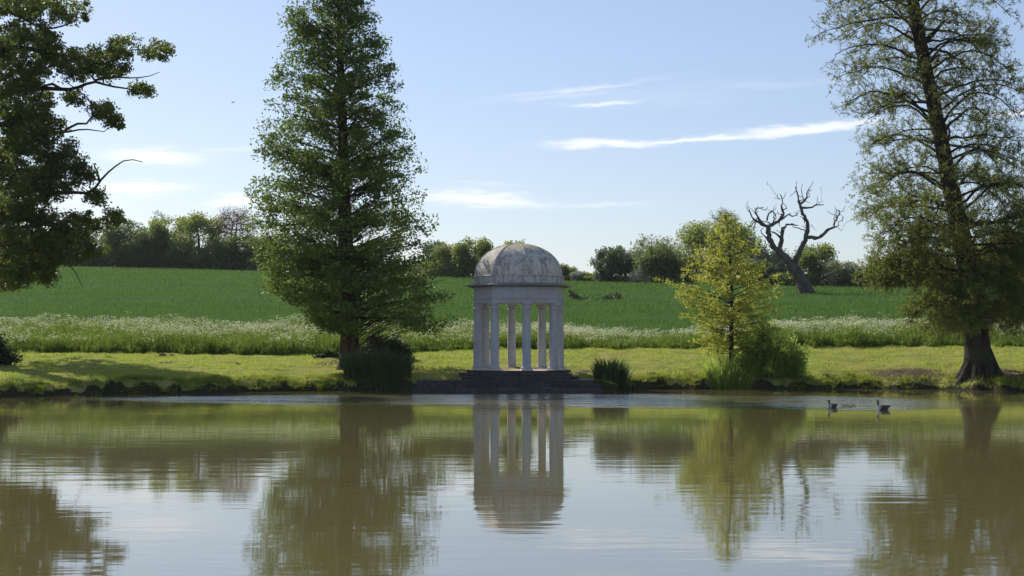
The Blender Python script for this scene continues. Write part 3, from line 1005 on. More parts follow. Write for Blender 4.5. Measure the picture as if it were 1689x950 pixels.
for i in range(nl):
    q = ((i + R.uniform(0, 1)) / nl) ** 1.15
    py = 535 - (535 + 215) * q
    phi += 2.399963 + R.normal() * 0.35
    e = 0.5 + 0.5 * math.cos(phi)
    half = (np.interp(py, RLY, RRR) * e + np.interp(py, RLY, RLL) * (1 - e)) * sc * (R.uniform(0.85, 1.15) if R.uniform() > .3 else R.uniform(.4, .85))
    low = np.clip((py - 320) / 130.0, 0, 1)
    cx = np.interp(-py, [-a[1] for a in TP], [a[0] for a in TP])
    dirh = np.array([math.cos(phi), math.sin(phi), 0])
    lat = np.cross(dirh, (0, 0, 1))
    st = np.array([(cx - CX) * sc, DR, CAM_H - (py - HOR) * sc])
    s = np.linspace(0, 1, 13)
    up = R.uniform(-0.05, 0.75)
    droop = R.uniform(0.25, 1.0)
    prof = up * np.sin(np.minimum(s * 2.3, np.pi)) * 0.55 - droop * np.maximum(0, s - 0.35) ** 1.6 * 0.9 + 0.12 * s ** 3
    wob = R.normal(size=3)
    limb = st + dirh * (half * s)[:, None] + np.array([0, 0, 1]) * (half * prof)[:, None]
    limb += lat * (half * 0.07 * (np.sin(s * 5 + wob[0]) - math.sin(wob[0])))[:, None] + R.normal(size=limb.shape) * 0.035 * half * 0.2
    r0 = 0.022 + 0.012 * half
    tb.add(limb, np.linspace(r0, 0.012, 13), 6)
    nt = int(half * (5.8 + 8.5 * low))
    for k in range(nt):
        f = R.uniform(0.2, 1.0) ** 0.8
        p0 = np.array([np.interp(f, s, limb[:, c]) for c in range(3)])
        tl = (0.35 + 0.32 * half * (1 - 0.6 * f)) * R.uniform(0.5, 1.2)
        sg = 1 if R.uniform() < 0.5 else -1
        td = dirh * R.uniform(0.1, 1.0) + lat * sg * R.uniform(0.0, 1.0) + np.array([0, 0, R.uniform(-0.8, 0.7)])
        td /= np.linalg.norm(td)
        ss_ = np.linspace(0, 1, 5)
        curl = np.array([0, 0, R.uniform(-0.1, 0.35) * tl])
        tw = p0 + td * (tl * ss_)[:, None] + curl * (ss_ ** 2)[:, None] + R.normal(size=(5, 3)) * 0.03
        tb.add(tw, np.linspace(0.016, 0.005, 5), 3)
        # fine side sprays
        for _ in range(4):
            g0 = R.uniform(0.25, 1)
            a0 = np.array([np.interp(g0, ss_, tw[:, c]) for c in range(3)])
            sd_ = td * 0.6 + R.normal(size=3) * 0.55 + (0, 0, 0.15)
            sd_ /= np.linalg.norm(sd_)
            sl = R.uniform(0.18, 0.5)
            a1 = a0 + sd_ * sl
            tb.add(np.array([a0, a1]), [0.008, 0.003], 3)
            m = int(R.uniform(8, 15) * (1 + 0.5 * low))
            sv = R.uniform(0.1, 1.1, m)
            lv.append(a0 + sd_ * (sl * sv)[:, None] + R.normal(size=(m, 3)) * 0.045)
            ld.append(np.tile(sd_, (m, 1)))
for k in range(1000):       # fine hanging sprays filling the crown
    py = 545 - 620 * R.uniform() ** 1.35
    a = R.uniform(0, 2 * np.pi)
    e = 0.5 + 0.5 * math.cos(a)
    hw = (np.interp(py, RLY, RRR) * e + np.interp(py, RLY, RLL) * (1 - e)) * sc
    f = R.uniform(0.35, 1.04)
    cx = np.interp(-py, [-q_[1] for q_ in TP], [q_[0] for q_ in TP])
    c = np.array([(cx - CX) * sc + math.cos(a) * hw * f, DR + math.sin(a) * hw * f, CAM_H - (py - HOR) * sc])
    lump = vnoise(np.array([a * 1.6 + 3]), np.array([py / 42.0]), 77)[0]
    if lump < 0.1 - 0.8 * np.clip((py - 300) / 110.0, 0, 1):
        continue
    for _ in range(5):
        sd_ = np.array([math.cos(a) * 0.5, math.sin(a) * 0.5, -0.25]) + R.normal(size=3) * 0.6
        sd_ /= np.linalg.norm(sd_)
        sl = R.uniform(0.25, 0.65)
        a0 = c + R.normal(size=3) * 0.16
        tb.add(np.array([a0, a0 + sd_ * sl * 0.5 + (0, 0, 0.03), a0 + sd_ * sl]), [0.008, 0.006, 0.003], 3)
        m = 11
        lv.append(a0 + sd_ * (sl * R.uniform(0, 1.1, m))[:, None] + R.normal(size=(m, 3)) * 0.05)
        ld.append(np.tile(sd_, (m, 1)))
for k in range(60):        # leafy shoots along the bole
    py = R.uniform(40, 480)
    cx = np.interp(-py, [-a[1] for a in TP], [a[0] for a in TP])
    r_ = np.interp(-py, [-a[1] for a in TP], TR_)
    a = R.uniform(0, 6.28)
    c = np.array([(cx - CX) * sc + math.cos(a) * r_, DR + math.sin(a) * r_, CAM_H - (py - HOR) * sc])
    m = 26
    lv.append(c + R.normal(size=(m, 3)) * 0.16)
    ld.append(R.normal(size=(m, 3)))
lv, ld = np.vstack(lv), np.vstack(ld)
print('right conifer leaves', len(lv))
finish_tree('cypress_tree', 'tall sparse feathery conifer with a thick leaning trunk at the right', 'conifer', base, tb, lv,
            R.uniform(0.07, 0.15, len(lv)), M_lar, M_darkbark, R, None, 0.34, 0.0, 'crown', ld, 0.7)

# ---- young yellow-green tree
R = rng(24)
DY = 80.5
sc = DY / F
base = ground_at(1206, DY)
tb = Tubes()
pts = np.array([base + (0, 0, -0.2), P(1206, 560, DY), P(1207, 480, DY), P(1204, 420, DY), P(1197, 345, DY)])
tr, u = resample(pts, 0.3)
tb.add(tr, np.interp(u, [0, 0.3, 0.7, 1], [0.13, 0.11, 0.055, 0.008]), 9)
YY = [345, 365, 385, 420, 440, 460, 480, 500, 530, 560, 585]
YLf = [3, 18, 36, 60, 72, 92, 98, 92, 74, 58, 36]
YRt = [3, 14, 28, 46, 56, 66, 80, 76, 70, 62, 44]
lv, ld = [], []
nl = 135
phi = 0
for i in range(nl):
    q = (i + R.uniform(0, 1)) / nl
    py = 582 - (582 - 352) * q
    phi += 2.399963 + R.normal() * 0.3
    e = 0.5 + 0.5 * math.cos(phi)
    half = (np.interp(py, YY, YRt) * e + np.interp(py, YY, YLf) * (1 - e)) * sc * R.uniform(0.8, 1.22)
    rise = np.interp(py, [345, 420, 560], [0.8, 0.42, 0.08]) + R.normal() * 0.07
    dirh = np.array([math.cos(phi), math.sin(phi), 0])
    lat = np.cross(dirh, (0, 0, 1))
    cx = np.interp(py, [345, 420, 480, 600], [1197, 1204, 1207, 1206])
    st = np.array([(cx - CX) * sc, DY, CAM_H - (py - HOR) * sc - rise * half * 0.8])
    st[2] = max(st[2], base[2] + 0.5)
    s = np.linspace(0, 1, 7)
    limb = st + dirh * (half * s)[:, None] + np.array([0, 0, 1]) * (half * rise * s)[:, None]
    tb.add(limb, np.linspace(0.012 + 0.008 * half, 0.004, 7), 4)
    for k in range(max(4, int(half * 6.6))):
        f = R.uniform(0.2, 1.02)
        p0 = st + dirh * half * f + np.array([0, 0, half * rise * f])
        tl = R.uniform(0.15, 0.5) * (0.4 + half * 0.25)
        sg = 1 if R.uniform() < 0.5 else -1
        td = dirh * R.uniform(0.3, 1) + lat * sg * R.uniform(0.2, 0.9) + np.array([0, 0, R.uniform(-0.3, 0.25)])
        td /= np.linalg.norm(td)
        tb.add(np.array([p0, p0 + td * tl]), [0.006, 0.003], 3)
        m = int(9 + 19 * tl)
        lv.append(p0 + td * (tl * R.uniform(0, 1.1, m))[:, None] + R.normal(size=(m, 3)) * 0.07 + (0, 0, -0.03))
        ld.append(np.tile(td, (m, 1)))
lv, ld = np.vstack(lv), np.vstack(ld)
print('yellow leaves', len(lv))
finish_tree('young_tree', 'slender young tree with bright yellow green spring leaves by the water', 'young tree', base, tb, lv,
            R.uniform(0.08, 0.16, len(lv)), M_yel, M_bark, R, None, 0.5, 0.0, 'crown', ld, 0.8)

# ---- dead oak on the ridge
R = rng(25)
DD = 186.0


def Z7(zx, zy, dd=0.0):
    return P(1000 + 0.3894 * zx, 290 + 0.3894 * zy, DD + dd)


tb = Tubes()
DEAD = [
    ([(856, 520), (842, 478), (828, 440), (790, 390), (762, 352), (722, 312), (700, 290)], (1.5, 1.3, 0.95, 0.8, 0.68, 0.55, 0.45)),
    ([(785, 392), (812, 340), (832, 290), (850, 250), (852, 210), (836, 170), (822, 130), (815, 90), (806, 68), (805, 45)], (0.6, 0.5, 0.42, 0.34, 0.26, 0.16, 0.06)),
    ([(846, 258), (900, 264), (925, 240), (942, 226), (972, 216), (964, 196), (985, 175), (992, 158), (985, 145)], (0.34, 0.28, 0.22, 0.14, 0.06)),
    ([(822, 135), (848, 138), (875, 134), (900, 117), (922, 122)], (0.2, 0.13, 0.06)),
    ([(822, 130), (828, 110), (856, 86), (845, 74), (866, 55)], (0.2, 0.14, 0.05)),
    ([(705, 300), (690, 265), (684, 225), (700, 206), (740, 186), (755, 150), (735, 130), (750, 110), (735, 78)], (0.5, 0.42, 0.34, 0.24, 0.14, 0.05)),
    ([(740, 186), (772, 164), (790, 170), (812, 160)], (0.18, 0.12, 0.05)),
    ([(695, 212), (660, 206), (622, 186), (606, 152), (603, 126)], (0.28, 0.2, 0.12, 0.05)),
    ([(686, 222), (660, 198), (640, 178), (630, 150), (640, 136), (668, 134)], (0.2, 0.13, 0.05)),
    ([(680, 190), (688, 160), (706, 146), (722, 166), (716, 190)], (0.16, 0.1, 0.05)),
    ([(640, 178), (622, 205), (612, 220)], (0.1, 0.04)),
    ([(738, 326), (734, 296), (746, 262), (738, 232), (762, 204), (788, 203), (812, 210)], (0.42, 0.34, 0.26, 0.16, 0.06)),
    ([(738, 262), (716, 242), (692, 236)], (0.2, 0.12, 0.06)),
    ([(755, 372), (720, 380), (690, 388), (668, 402)], (0.2, 0.12, 0.04)),
    ([(690, 268), (668, 258), (655, 236), (662, 222)], (0.18, 0.1, 0.04)),
    ([(735, 100), (728, 88), (726, 74)], (0.07, 0.03)), ([(745, 96), (758, 84), (760, 70)], (0.07, 0.03)),
    ([(868, 205), (880, 218), (890, 232)], (0.05, 0.02)), ([(988, 150), (972, 140), (970, 128)], (0.06, 0.02)),
    ([(970, 215), (990, 225), (998, 236)], (0.05, 0.02)), ([(606, 152), (592, 140), (598, 118)], (0.06, 0.02)),
    ([(708, 146), (712, 128), (724, 120)], (0.06, 0.02)), ([(900, 117), (908, 108), (920, 108)], (0.05, 0.02)),
]
for k, (pl, rd) in enumerate(DEAD):
    off = 0 if k < 1 else R.normal() * 1.2
    pts = np.array([Z7(a, b, off * (i / len(pl)) + R.normal() * 0.12) for i, (a, b) in enumerate(pl)])
    q = smooth_poly(pts, 1)
    q, u = resample(q, 0.35)
    dq = q
    q[1:-1] += R.normal(size=q[1:-1].shape) * 0.06
    r = np.interp(u, np.linspace(0, 1, len(rd)), rd) * 0.70 * (1 + 0.10 * R.normal(size=len(u)))
    tb.add(q, r, 8)
    if k == 0:
        continue
    for _ in range(max(1, int(len(q) * 0.3))):          # crooked twigs and snapped stubs
        i0 = int(R.uniform(0.35, 0.99) * (len(q) - 1))
        v = R.normal(size=3) * (1, 0.6, 1) + (0, 0, 0.5)
        v /= np.linalg.norm(v)
        Lt = R.uniform(0.4, 2.0)
        mm = max(3, int(Lt / 0.3))
        st_ = q[i0] + np.cumsum(np.vstack([np.zeros(3), v * Lt / mm + R.normal(size=(mm, 3)) * 0.16]), 0)
        rt = min(r[i0] * 0.55, 0.09)
        tb.add(st_, np.linspace(rt, 0.025, mm + 1), 5)
base = Z7(842, 470)
finish_tree('dead_tree', 'bare dead tree with black twisting branches on the ridge', 'dead tree', base, tb, None, None, None, M_dead, R)


# ---- background trees and bushes
def bg_tree(name, label, cat, px, top, bot, half, D, mat, seed, n=7000, ls=0.36, lift=0.0, dens=1.0, group='trees along the top of the field', bark=M_bark, rough=1.0, twiggy=False, skirt=0.85):
    R = rng(seed)
    sc = D / F
    b = ground_at(px, D)
    W = half * sc
    ztop = CAM_H - (top - HOR) * sc
    zbot = b[2] + lift * (ztop - b[2])
    H = ztop - zbot
    c0 = np.array([b[0], D, zbot + H * 0.5])
    def wid(h):          # crown width against height: skirts reach low, the top is rounded
        return np.where(h > 0.42, np.sqrt(np.clip(1 - ((h - 0.42) / 0.58) ** 2, 0, 1)), skirt + (1 - skirt) * np.clip(h / 0.42, 0, 1))
    tg = []
    nlob = int(15 + 6 * rough)
    for i in range(nlob):
        h = R.uniform(0.06, 0.84)
        a = R.uniform(0, 2 * np.pi)
        q = R.uniform(0.45, 0.82) * float(wid(h))
        r = R.uniform(0.22, 0.40) * min(W, H * 0.55)
        c = np.array([b[0] + math.cos(a) * q * W, D + math.sin(a) * q * W * 0.75, zbot + h * H])
        m = int(13 * dens) + 3
        v = R.normal(size=(m, 3))
        v /= np.linalg.norm(v, axis=1, keepdims=True)
        tg.append(c + v * r * R.uniform(0.55, 1.05, (m, 1)))
    m = int(110 * dens)
    h = R.uniform(0.02, 0.96, m)
    a = R.uniform(0, 2 * np.pi, m)
    q = np.sqrt(R.uniform(0.15, 0.95, m)) * wid(h)
    tg.append(np.stack([b[0] + np.cos(a) * q * W, D + np.sin(a) * q * W * 0.75, zbot + h * H], 1))
    tg = np.vstack(tg)
    tg = tg[(tg[:, 2] > b[2] + 0.15) & (tg[:, 2] < ztop + 0.1)]
    tb = Tubes()
    tk = np.array([b + (0, 0, -0.3), b + (0, 0, H * 0.1), b + (R.normal() * 0.1, 0, (zbot - b[2]) + H * 0.3), b + (R.normal() * 0.3, 0, (zbot - b[2]) + H * 0.75)])
    grow(tb, [(tk, [0.05 * W + 0.1, 0.04 * W + 0.08, 0.03 * W + .05, 0.02])], tg, R, 0.9, 0.014 if not twiggy else 0.02, 0.42, 0.1, 0.08, 0.5, 4)
    per = max(4, int(n / len(tg)))
    lv = clumps(tg, per, 0.17 * min(W, H) ** 0.6, R, 0.85)
    lv = lv[lv[:, 2] > zg(lv[:, 0], lv[:, 1])]
    return finish_tree(name, label, cat, b, tb, lv, R.uniform(0.6, 1.25, len(lv)) * ls, mat, bark, R, group, 0.6)


def ridge(px, extra):
    return float(IP(px, *RD)) + extra


G1 = 'trees along the top of the field'
BGT = [
    # name, label, cat, px, top, bot, half, extra distance, tint, n, leaf
    ('hedge_tree', 'dark round tree just right of the oak foliage at the far left ridge', 205, 364, 440, 42, 4, 'dark', 7500, .38),
    ('hedge_tree', 'broad sunlit green tree in the middle of the left tree belt', 328, 350, 443, 44, 5, 'mid', 10000, .38),
    ('hedge_tree', 'rounded green tree left of the broad one in the left tree belt', 285, 358, 442, 45, 6, 'mid', 9000, .38),
    ('hedge_tree', 'slim pale tree poking above the left tree belt', 262, 346, 441, 15, 14, 'blue', 3000, .32),
    ('hedge_tree', 'dark low tree filling the belt between the two left rounded trees', 245, 378, 441, 38, 2, 'dark', 7000, .38),
    ('hedge_tree', 'low dark bush at the right foot of the left tree belt', 392, 385, 445, 36, 3, 'dark', 6500, .38),
    ('hedge_tree', 'pale olive bush beside the conifer at the end of the left tree belt', 428, 392, 447, 30, 4, 'light', 5500, .36),
    ('hedge_tree', 'dark tree partly behind the oak foliage at far left', 150, 374, 440, 40, 6, 'dark', 7000, .38),
    ('hedge_tree', 'green tree hidden behind the low oak leaves at the left edge', 85, 380, 439, 48, 6, 'mid', 7000, .38),
    ('hedge_tree', 'tree seen through the oak leaves right at the left border', 20, 384, 438, 48, 6, 'dark', 6000, .38),
    ('hedge_tree', 'mid green tree seen through the left side of the conifer crown', 470, 398, 448, 38, 5, 'mid', 5500, .36),
    ('hedge_tree', 'green tree directly behind the conifer trunk on the ridge', 545, 402, 451, 45, 5, 'dark', 5500, .36),
    ('hedge_tree', 'bluish small tree just right of the conifer crown', 716, 396, 457, 22, 14, 'blue', 4000, .34),
    ('hedge_tree', 'olive tree between the conifer and the temple dome, left of the pair', 745, 402, 457, 32, 5, 'light', 6500, .34),
    ('hedge_tree', 'taller green tree of the pair just left of the temple dome', 782, 393, 458, 32, 4, 'mid', 7500, .34),
    ('hedge_tree', 'tree whose top peeps above the temple dome', 853, 397, 462, 34, 8, 'mid', 5000, .34),
    ('hedge_bush', 'low olive bush just right of the temple dome', 928, 437, 463, 24, 4, 'light', 3500, .3),
    ('hawthorn_bush', 'small whitish hawthorn low on the ridge right of the dome', 957, 449, 464, 16, 3, 'white', 2200, .28),
    ('hedge_bush', 'very low green hedge piece left of the round lone tree', 978, 452, 465, 20, 4, 'mid', 2500, .28),
    ('round_tree', 'round dark green lone tree right of the temple on the ridge', 1010, 408, 466, 34, 3, 'blue', 8000, .32),
    ('pale_tree', 'pale grey green tree behind the dark round one', 1082, 388, 467, 44, 12, 'pale', 6500, .32),
    ('round_tree', 'dark green tree in front of the pale grey green tree', 1092, 405, 467, 40, 4, 'dark', 8500, .32),
    ('hawthorn_bush', 'white flowering hawthorn at the foot of the dark green tree', 1059, 446, 467, 18, 1, 'white', 2600, .26),
    ('round_tree', 'large broad olive green tree behind the yellow young tree', 1188, 366, 469, 74, 8, 'mid', 15000, .34),
    ('pale_tree', 'thin pale tree behind the foot of the dead tree', 1272, 408, 470, 34, 10, 'pale', 4500, .3),
    ('hedge_bush', 'dark bush left of the dead tree trunk', 1248, 432, 470, 34, 3, 'dark', 6000, .3),
    ('round_tree', 'dark leafy oak right behind the dead tree trunk', 1345, 404, 473, 40, 5, 'mid', 8000, .32),
    ('hedge_bush', 'grey green bush right of the dead tree', 1394, 433, 474, 34, 4, 'pale', 5500, .28),
    ('hedge_bush', 'dark low bush at the left edge of the feathery conifer', 1432, 446, 474, 20, 2, 'dark', 3500, .28),
    ('hedge_tree', 'grey green tree behind the left skirt of the feathery conifer', 1466, 426, 475, 36, 6, 'light', 6000, .3),
    ('hedge_tree', 'dark tree hidden behind the feathery conifer left of its trunk', 1530, 418, 475, 45, 5, 'dark', 6000, .3),
    ('hedge_tree', 'bright green tree behind the feathery conifer at the right border', 1655, 385, 476, 62, 6, 'light', 10000, .32),
]
for i, (nm, lb, px, top, bot, half, ex, tint, n, ls) in enumerate(BGT):
    cat = 'bush' if 'bush' in nm else 'tree'
    bg_tree(nm, lb, cat, px, top, bot, half * 1.14, ridge(px, ex), BG[tint], 100 + i, int(n * 1.5), ls)
def hedge(label, p0, p1, hgt, mat, seed, n):
    R = rng(seed)
    pv = R.uniform(p0, p1, n)
    ex = R.uniform(1.5, 5.5, n)
    Yv = IP(pv, *RD) + ex
    X = (pv - CX) * Yv / F
    top = hgt * (1 + 0.35 * vnoise(X / 3.0, X * 0, seed) + 0.25 * vnoise(X / 1.1, X * 0 + 2, seed))
    C = np.stack([X, Yv, zg(X, Yv) + top * R.uniform(0.02, 1, n) ** 0.9], 1)
    V, Q = leaf_quads(C, R.uniform(0.25, 0.5, n), R, 0.65)
    tag(obj('hedge', mesh_arrays('hedge', V, Q), mat), label, 'hedge', 'hedges along the top of the field')


hedge('long dark hedge under the left tree belt at the top of the field', -40, 462, 2.9, BG['dark'], 181, 26000)
hedge('low hedge on the ridge seen through the conifer crown', 462, 775, 1.9, BG['mid'], 182, 9000)
hedge('low green hedge on the ridge between the dome and the round trees', 905, 1130, 0.85, BG['mid'], 183, 7000)
hedge('low dark hedge on the ridge either side of the dead tree', 1130, 1500, 1.5, BG['dark'], 184, 12000)
hedge('green hedge on the ridge behind the feathery conifer trunk', 1500, 1740, 2.0, BG['mid'], 185, 8000)
# bare pinkish twiggy tree
bg_tree('bare_tree', 'pinkish brown bare twiggy tree behind the left tree belt', 'tree', 388, 338, 445, 44, ridge(388, 9), BG['pink'], 171, 9000, 0.2, 0.15, 2.2, G1, M_redbark, 1.2, True)
bg_tree('bare_tree', 'thin pale twiggy treetop above the broad olive tree', 'tree', 1196, 343, 469, 36, ridge(1196, 20), BG['pale'], 172, 1800, 0.2, 0.5, 1.6, G1, M_dead, 1.0, True)


# ---- shrubs at the water
def shrub(name, label, px, top, half, D, mat, seed, n, ls, group=None):
    R = rng(seed)
    sc = D / F
    b = ground_at(px, D)
    W = half * sc
    H = CAM_H - (top - HOR) * sc - b[2]
    tg = []
    LOBS = [(R.uniform(-0.7, 0.7), R.uniform(0.12, 0.5), R.uniform(0.20, 0.36)) for _ in range(7)] + [(R.uniform(-0.3, 0.1), 0.74, 0.26), (-0.1, 0.5, 0.34), (-0.6, 0.2, 0.32), (0.6, 0.2, 0.34)]
    for i in range(110):
        v = R.normal(size=3)
        v /= np.linalg.norm(v)
        v *= R.uniform(0.4, 1.0)
        lob = LOBS[i % len(LOBS)]
        p = b + np.array([(lob[0] + v[0] * lob[2]) * W, v[1] * W * 0.7 * lob[2] * 1.6, H * (lob[1] + v[2] * lob[2] * 0.9)])
        tg.append(p)
    for i in range(14):      # shoots standing out of the outline
        lob = LOBS[i % len(LOBS)]
        a = R.uniform(0.2, 2.9)
        tg.append(b + np.array([(lob[0] + math.cos(a) * lob[2] * 1.2) * W, R.normal() * W * 0.2, H * (lob[1] + math.sin(a) * lob[2] * 1.15)]))
    tg = np.array(tg)
    tg = tg[tg[:, 2] > b[2] + 0.1]
    tb = Tubes()
    bases = []
    for k in range(5):
        a = k * 1.26 + R.uniform(0, 0.5)
        dv = np.array([math.cos(a), math.sin(a), 0])
        bases.append((np.array([b + dv * 0.08 + (0, 0, -0.1), b + dv * W * 0.25 + (0, 0, H * 0.35), b + dv * W * 0.45 + (0, 0, H * 0.62)]), [0.04, 0.028, 0.012]))
    grow(tb, bases, tg, R, 0.25, 0.005, 0.4, 0.1, 0.1, 0.5, 4)
    lv = clumps(tg, n // len(tg), 0.15 * min(W, H) ** 0.7, R, 0.85)
    lv = lv[lv[:, 2] > np.maximum(zg(lv[:, 0], lv[:, 1]), 0.02)]
    t = thing(name, label, 'shrub', b, group)
    obj('stem', tb.mesh(name + '_stem'), M_bark, t)
    V, Q = leaf_quads(lv, R.uniform(0.6, 1.3, len(lv)) * ls, R, 0.6)
    obj('foliage', mesh_arrays(name + '_foliage', V, Q), mat, t)


shrub('shrub', 'dense green rounded shrub on the bank beside the yellow young tree', 1268, 524, 58, 80.4, M_shr, 201, 13000, 0.13)
shrub('shrub', 'low spreading green shrub at the water right of the rounded shrub', 1290, 590, 46, 80.6, M_shr, 202, 5000, 0.11)
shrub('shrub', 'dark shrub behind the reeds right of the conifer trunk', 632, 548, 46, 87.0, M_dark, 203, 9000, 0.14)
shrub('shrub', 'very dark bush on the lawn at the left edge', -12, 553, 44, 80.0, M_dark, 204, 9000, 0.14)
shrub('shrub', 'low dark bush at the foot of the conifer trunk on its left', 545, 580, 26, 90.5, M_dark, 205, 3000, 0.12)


# ---- clumps of iris and reeds
def reeds(label, px, D, half, hgt, n, seed, mat=M_reed):
    R = rng(seed)
    b = ground_at(px, D)
    W = half * D / F
    r = np.sqrt(R.uniform(size=n)) * W
    a = R.uniform(0, 2 * np.pi, n)
    bx, by = b[0] + r * np.cos(a), b[1] + r * np.sin(a) * 0.55
    bz = np.maximum(zg(bx, by), -0.25) - 0.03
    h = hgt * R.uniform(0.55, 1.05, n) * (1 - 0.35 * (r / W) ** 2)
    out = np.stack([np.cos(a), np.sin(a) * 0.6, a * 0], 1) * (0.12 + 0.28 * r / W)[:, None] * h[:, None] + R.normal(size=(n, 3)) * 0.09 * h[:, None]
    out[:, 2] = 0
    wd = R.uniform(0.025, 0.05, n)
    ang = R.uniform(0, np.pi, n)
    sd_ = np.stack([np.cos(ang), np.sin(ang), ang * 0], 1)
    B0 = np.stack([bx, by, bz], 1)
    rows = []
    for s, wf in ((0, 0.8), (0.4, 1.0), (0.75, 0.7), (1.0, 0.08)):
        bend = R.uniform(0.0, 0.12, n) if s == 1.0 else 0
        c = B0 + out * (s ** 1.8) + np.stack([a * 0, a * 0, h * (s - np.asarray(bend))], 1)
        rows += [c - sd_ * (wd * wf * 0.5)[:, None], c + sd_ * (wd * wf * 0.5)[:, None]]
    V = np.stack(rows, 1).reshape(-1, 3)
    q = []
    for k in range(3):
        q.append([2 * k, 2 * k + 1, 2 * k + 3, 2 * k + 2])
    Q = (np.arange(n)[:, None, None] * 8 + np.array(q)[None]).reshape(-1, 4)
    o = obj('reed_clump', mesh_arrays('reed_clump', V, Q), mat)
    return tag(o, label, 'reeds', 'reed clumps at the water edge')


reeds('wide dark clump of tall iris blades in front of the conifer trunk', 622, 77.2, 54, 1.75, 1500, 301)
reeds('compact dark clump of iris blades right of the temple steps', 1010, 77.8, 29, 1.35, 650, 302)
reeds('green clump of iris blades left of the rounded shrub', 1203, 79.6, 40, 1.45, 750, 303, M_shr)

# ------------------------------------------------------------------ the temple
R = rng(31)
TX, TY = TEMPLE
ROT = math.radians(10.0)
ZF = 0.93


def ang8(k):
    """corner k of the octagon, measured from straight towards the camera"""
    a = ROT + k * math.pi / 4
    return np.array([math.sin(a), -math.cos(a)])


def oct_loft(levels, closed_top=True, closed_bot=True, inner=None):
    """levels: (radius to corner, z) from bottom to top"""
    bm = bmesh.new()
    rings = []
    for r, z in levels:
        rings.append([bm.verts.new((TX + ang8(k)[0] * r, TY + ang8(k)[1] * r, z)) for k in range(8)])
    for a, b in zip(rings[:-1], rings[1:]):
        for k in range(8):
            bm.faces.new((a[k], a[(k + 1) % 8], b[(k + 1) % 8], b[k]))
    if closed_bot:
        bm.faces.new(rings[0][::-1])
    if closed_top:
        bm.faces.new(rings[-1])
    bmesh.ops.recalc_face_normals(bm, faces=bm.faces)
    return bm


def bm_obj(name, bm, mat, parent, bevel=0.0):
    if bevel:
        bmesh.ops.bevel(bm, geom=[e for e in bm.edges if e.calc_face_angle(0) > 0.5], offset=bevel, segments=1, affect='EDGES')
    me = bpy.data.meshes.new(name)
    bm.to_mesh(me)
    bm.free()
    return obj(name, me, mat, parent)


temple = thing('garden_temple', 'white domed garden temple of eight columns above the pond', 'temple', (TX, TY, ZF))
bm_obj('architrave', oct_loft([(2.26, 4.20), (2.26, 4.38), (2.30, 4.385), (2.30, 4.42)]), M_stucco, temple, 0.008)
bm_obj('frieze', oct_loft([(2.25, 4.421), (2.25, 4.90), (2.33, 4.96), (2.33, 4.985)]), M_stucco, temple, 0.008)
bm_obj('cornice', oct_loft([(2.42, 4.987), (2.62, 5.03), (2.70, 5.05), (2.70, 5.09), (2.36, 5.16)]), M_cornice, temple, 0.008)
bm_obj('drum', oct_loft([(2.28, 5.161), (2.28, 5.50), (2.32, 5.505), (2.32, 5.545), (2.24, 5.575)]), M_dome, temple, 0.008)
# dome: flat facets between ribs, slightly pointed ellipse profile
bm = bmesh.new()
lev = []
for i in range(15):
    f = i / 14 * math.pi / 2
    lev.append((2.19 * math.cos(f) ** 0.92 if i < 14 else 0.12, 5.576 + 1.58 * math.sin(f)))
dome_bm = oct_loft(lev)
bm_obj('dome', dome_bm, M_dome, temple)
for k in range(8):       # rounded ribs on the ridges between the facets
    tbk = Tubes()
    pts = np.array([[TX + ang8(k)[0] * r, TY + ang8(k)[1] * r, z + 0.0] for r, z in lev])
    tbk.add(pts, np.linspace(0.03, 0.018, len(pts)), 6)
    obj('dome_rib', tbk.mesh('dome_rib'), M_dome, temple)
bm_obj('dome_cap', oct_loft([(0.34, 7.10), (0.34, 7.15), (0.2, 7.19), (0.06, 7.21)]), M_dome, temple)


def lathe(name, prof, cx, cy, mat, parent, seg=24):
    pr = np.array(prof)
    a = np.linspace(0, 2 * np.pi, seg, endpoint=False)
    V = np.stack([cx + pr[:, 0][:, None] * np.cos(a), cy + pr[:, 0][:, None] * np.sin(a), np.repeat(pr[:, 1][:, None], seg, 1)], -1).reshape(-1, 3)
    m = len(pr)
    i = np.arange(m - 1)[:, None] * seg + np.arange(seg)[None]
    j = np.arange(m - 1)[:, None] * seg + (np.arange(seg)[None] + 1) % seg
    me = mesh_arrays(name, V, np.stack([i, j, j + seg, i + seg], -1).reshape(-1, 4), True)
    return me


def box_bm(x0, x1, y0, y1, z0, z1, rot=0.0, c=None):
    bm = bmesh.new()
    bmesh.ops.create_cube(bm, size=1.0)
    for v in bm.verts:
        v.co = Vector(((x0 + x1) / 2 + v.co.x * (x1 - x0), (y0 + y1) / 2 + v.co.y * (y1 - y0), (z0 + z1) / 2 + v.co.z * (z1 - z0)))
    if c is not None:
        ca, sa = math.cos(rot), math.sin(rot)
        for v in bm.verts:
            dx, dy = v.co.x - c[0], v.co.y - c[1]
            v.co.x, v.co.y = c[0] + dx * ca - dy * sa, c[1] + dx * sa + dy * ca
    return bm


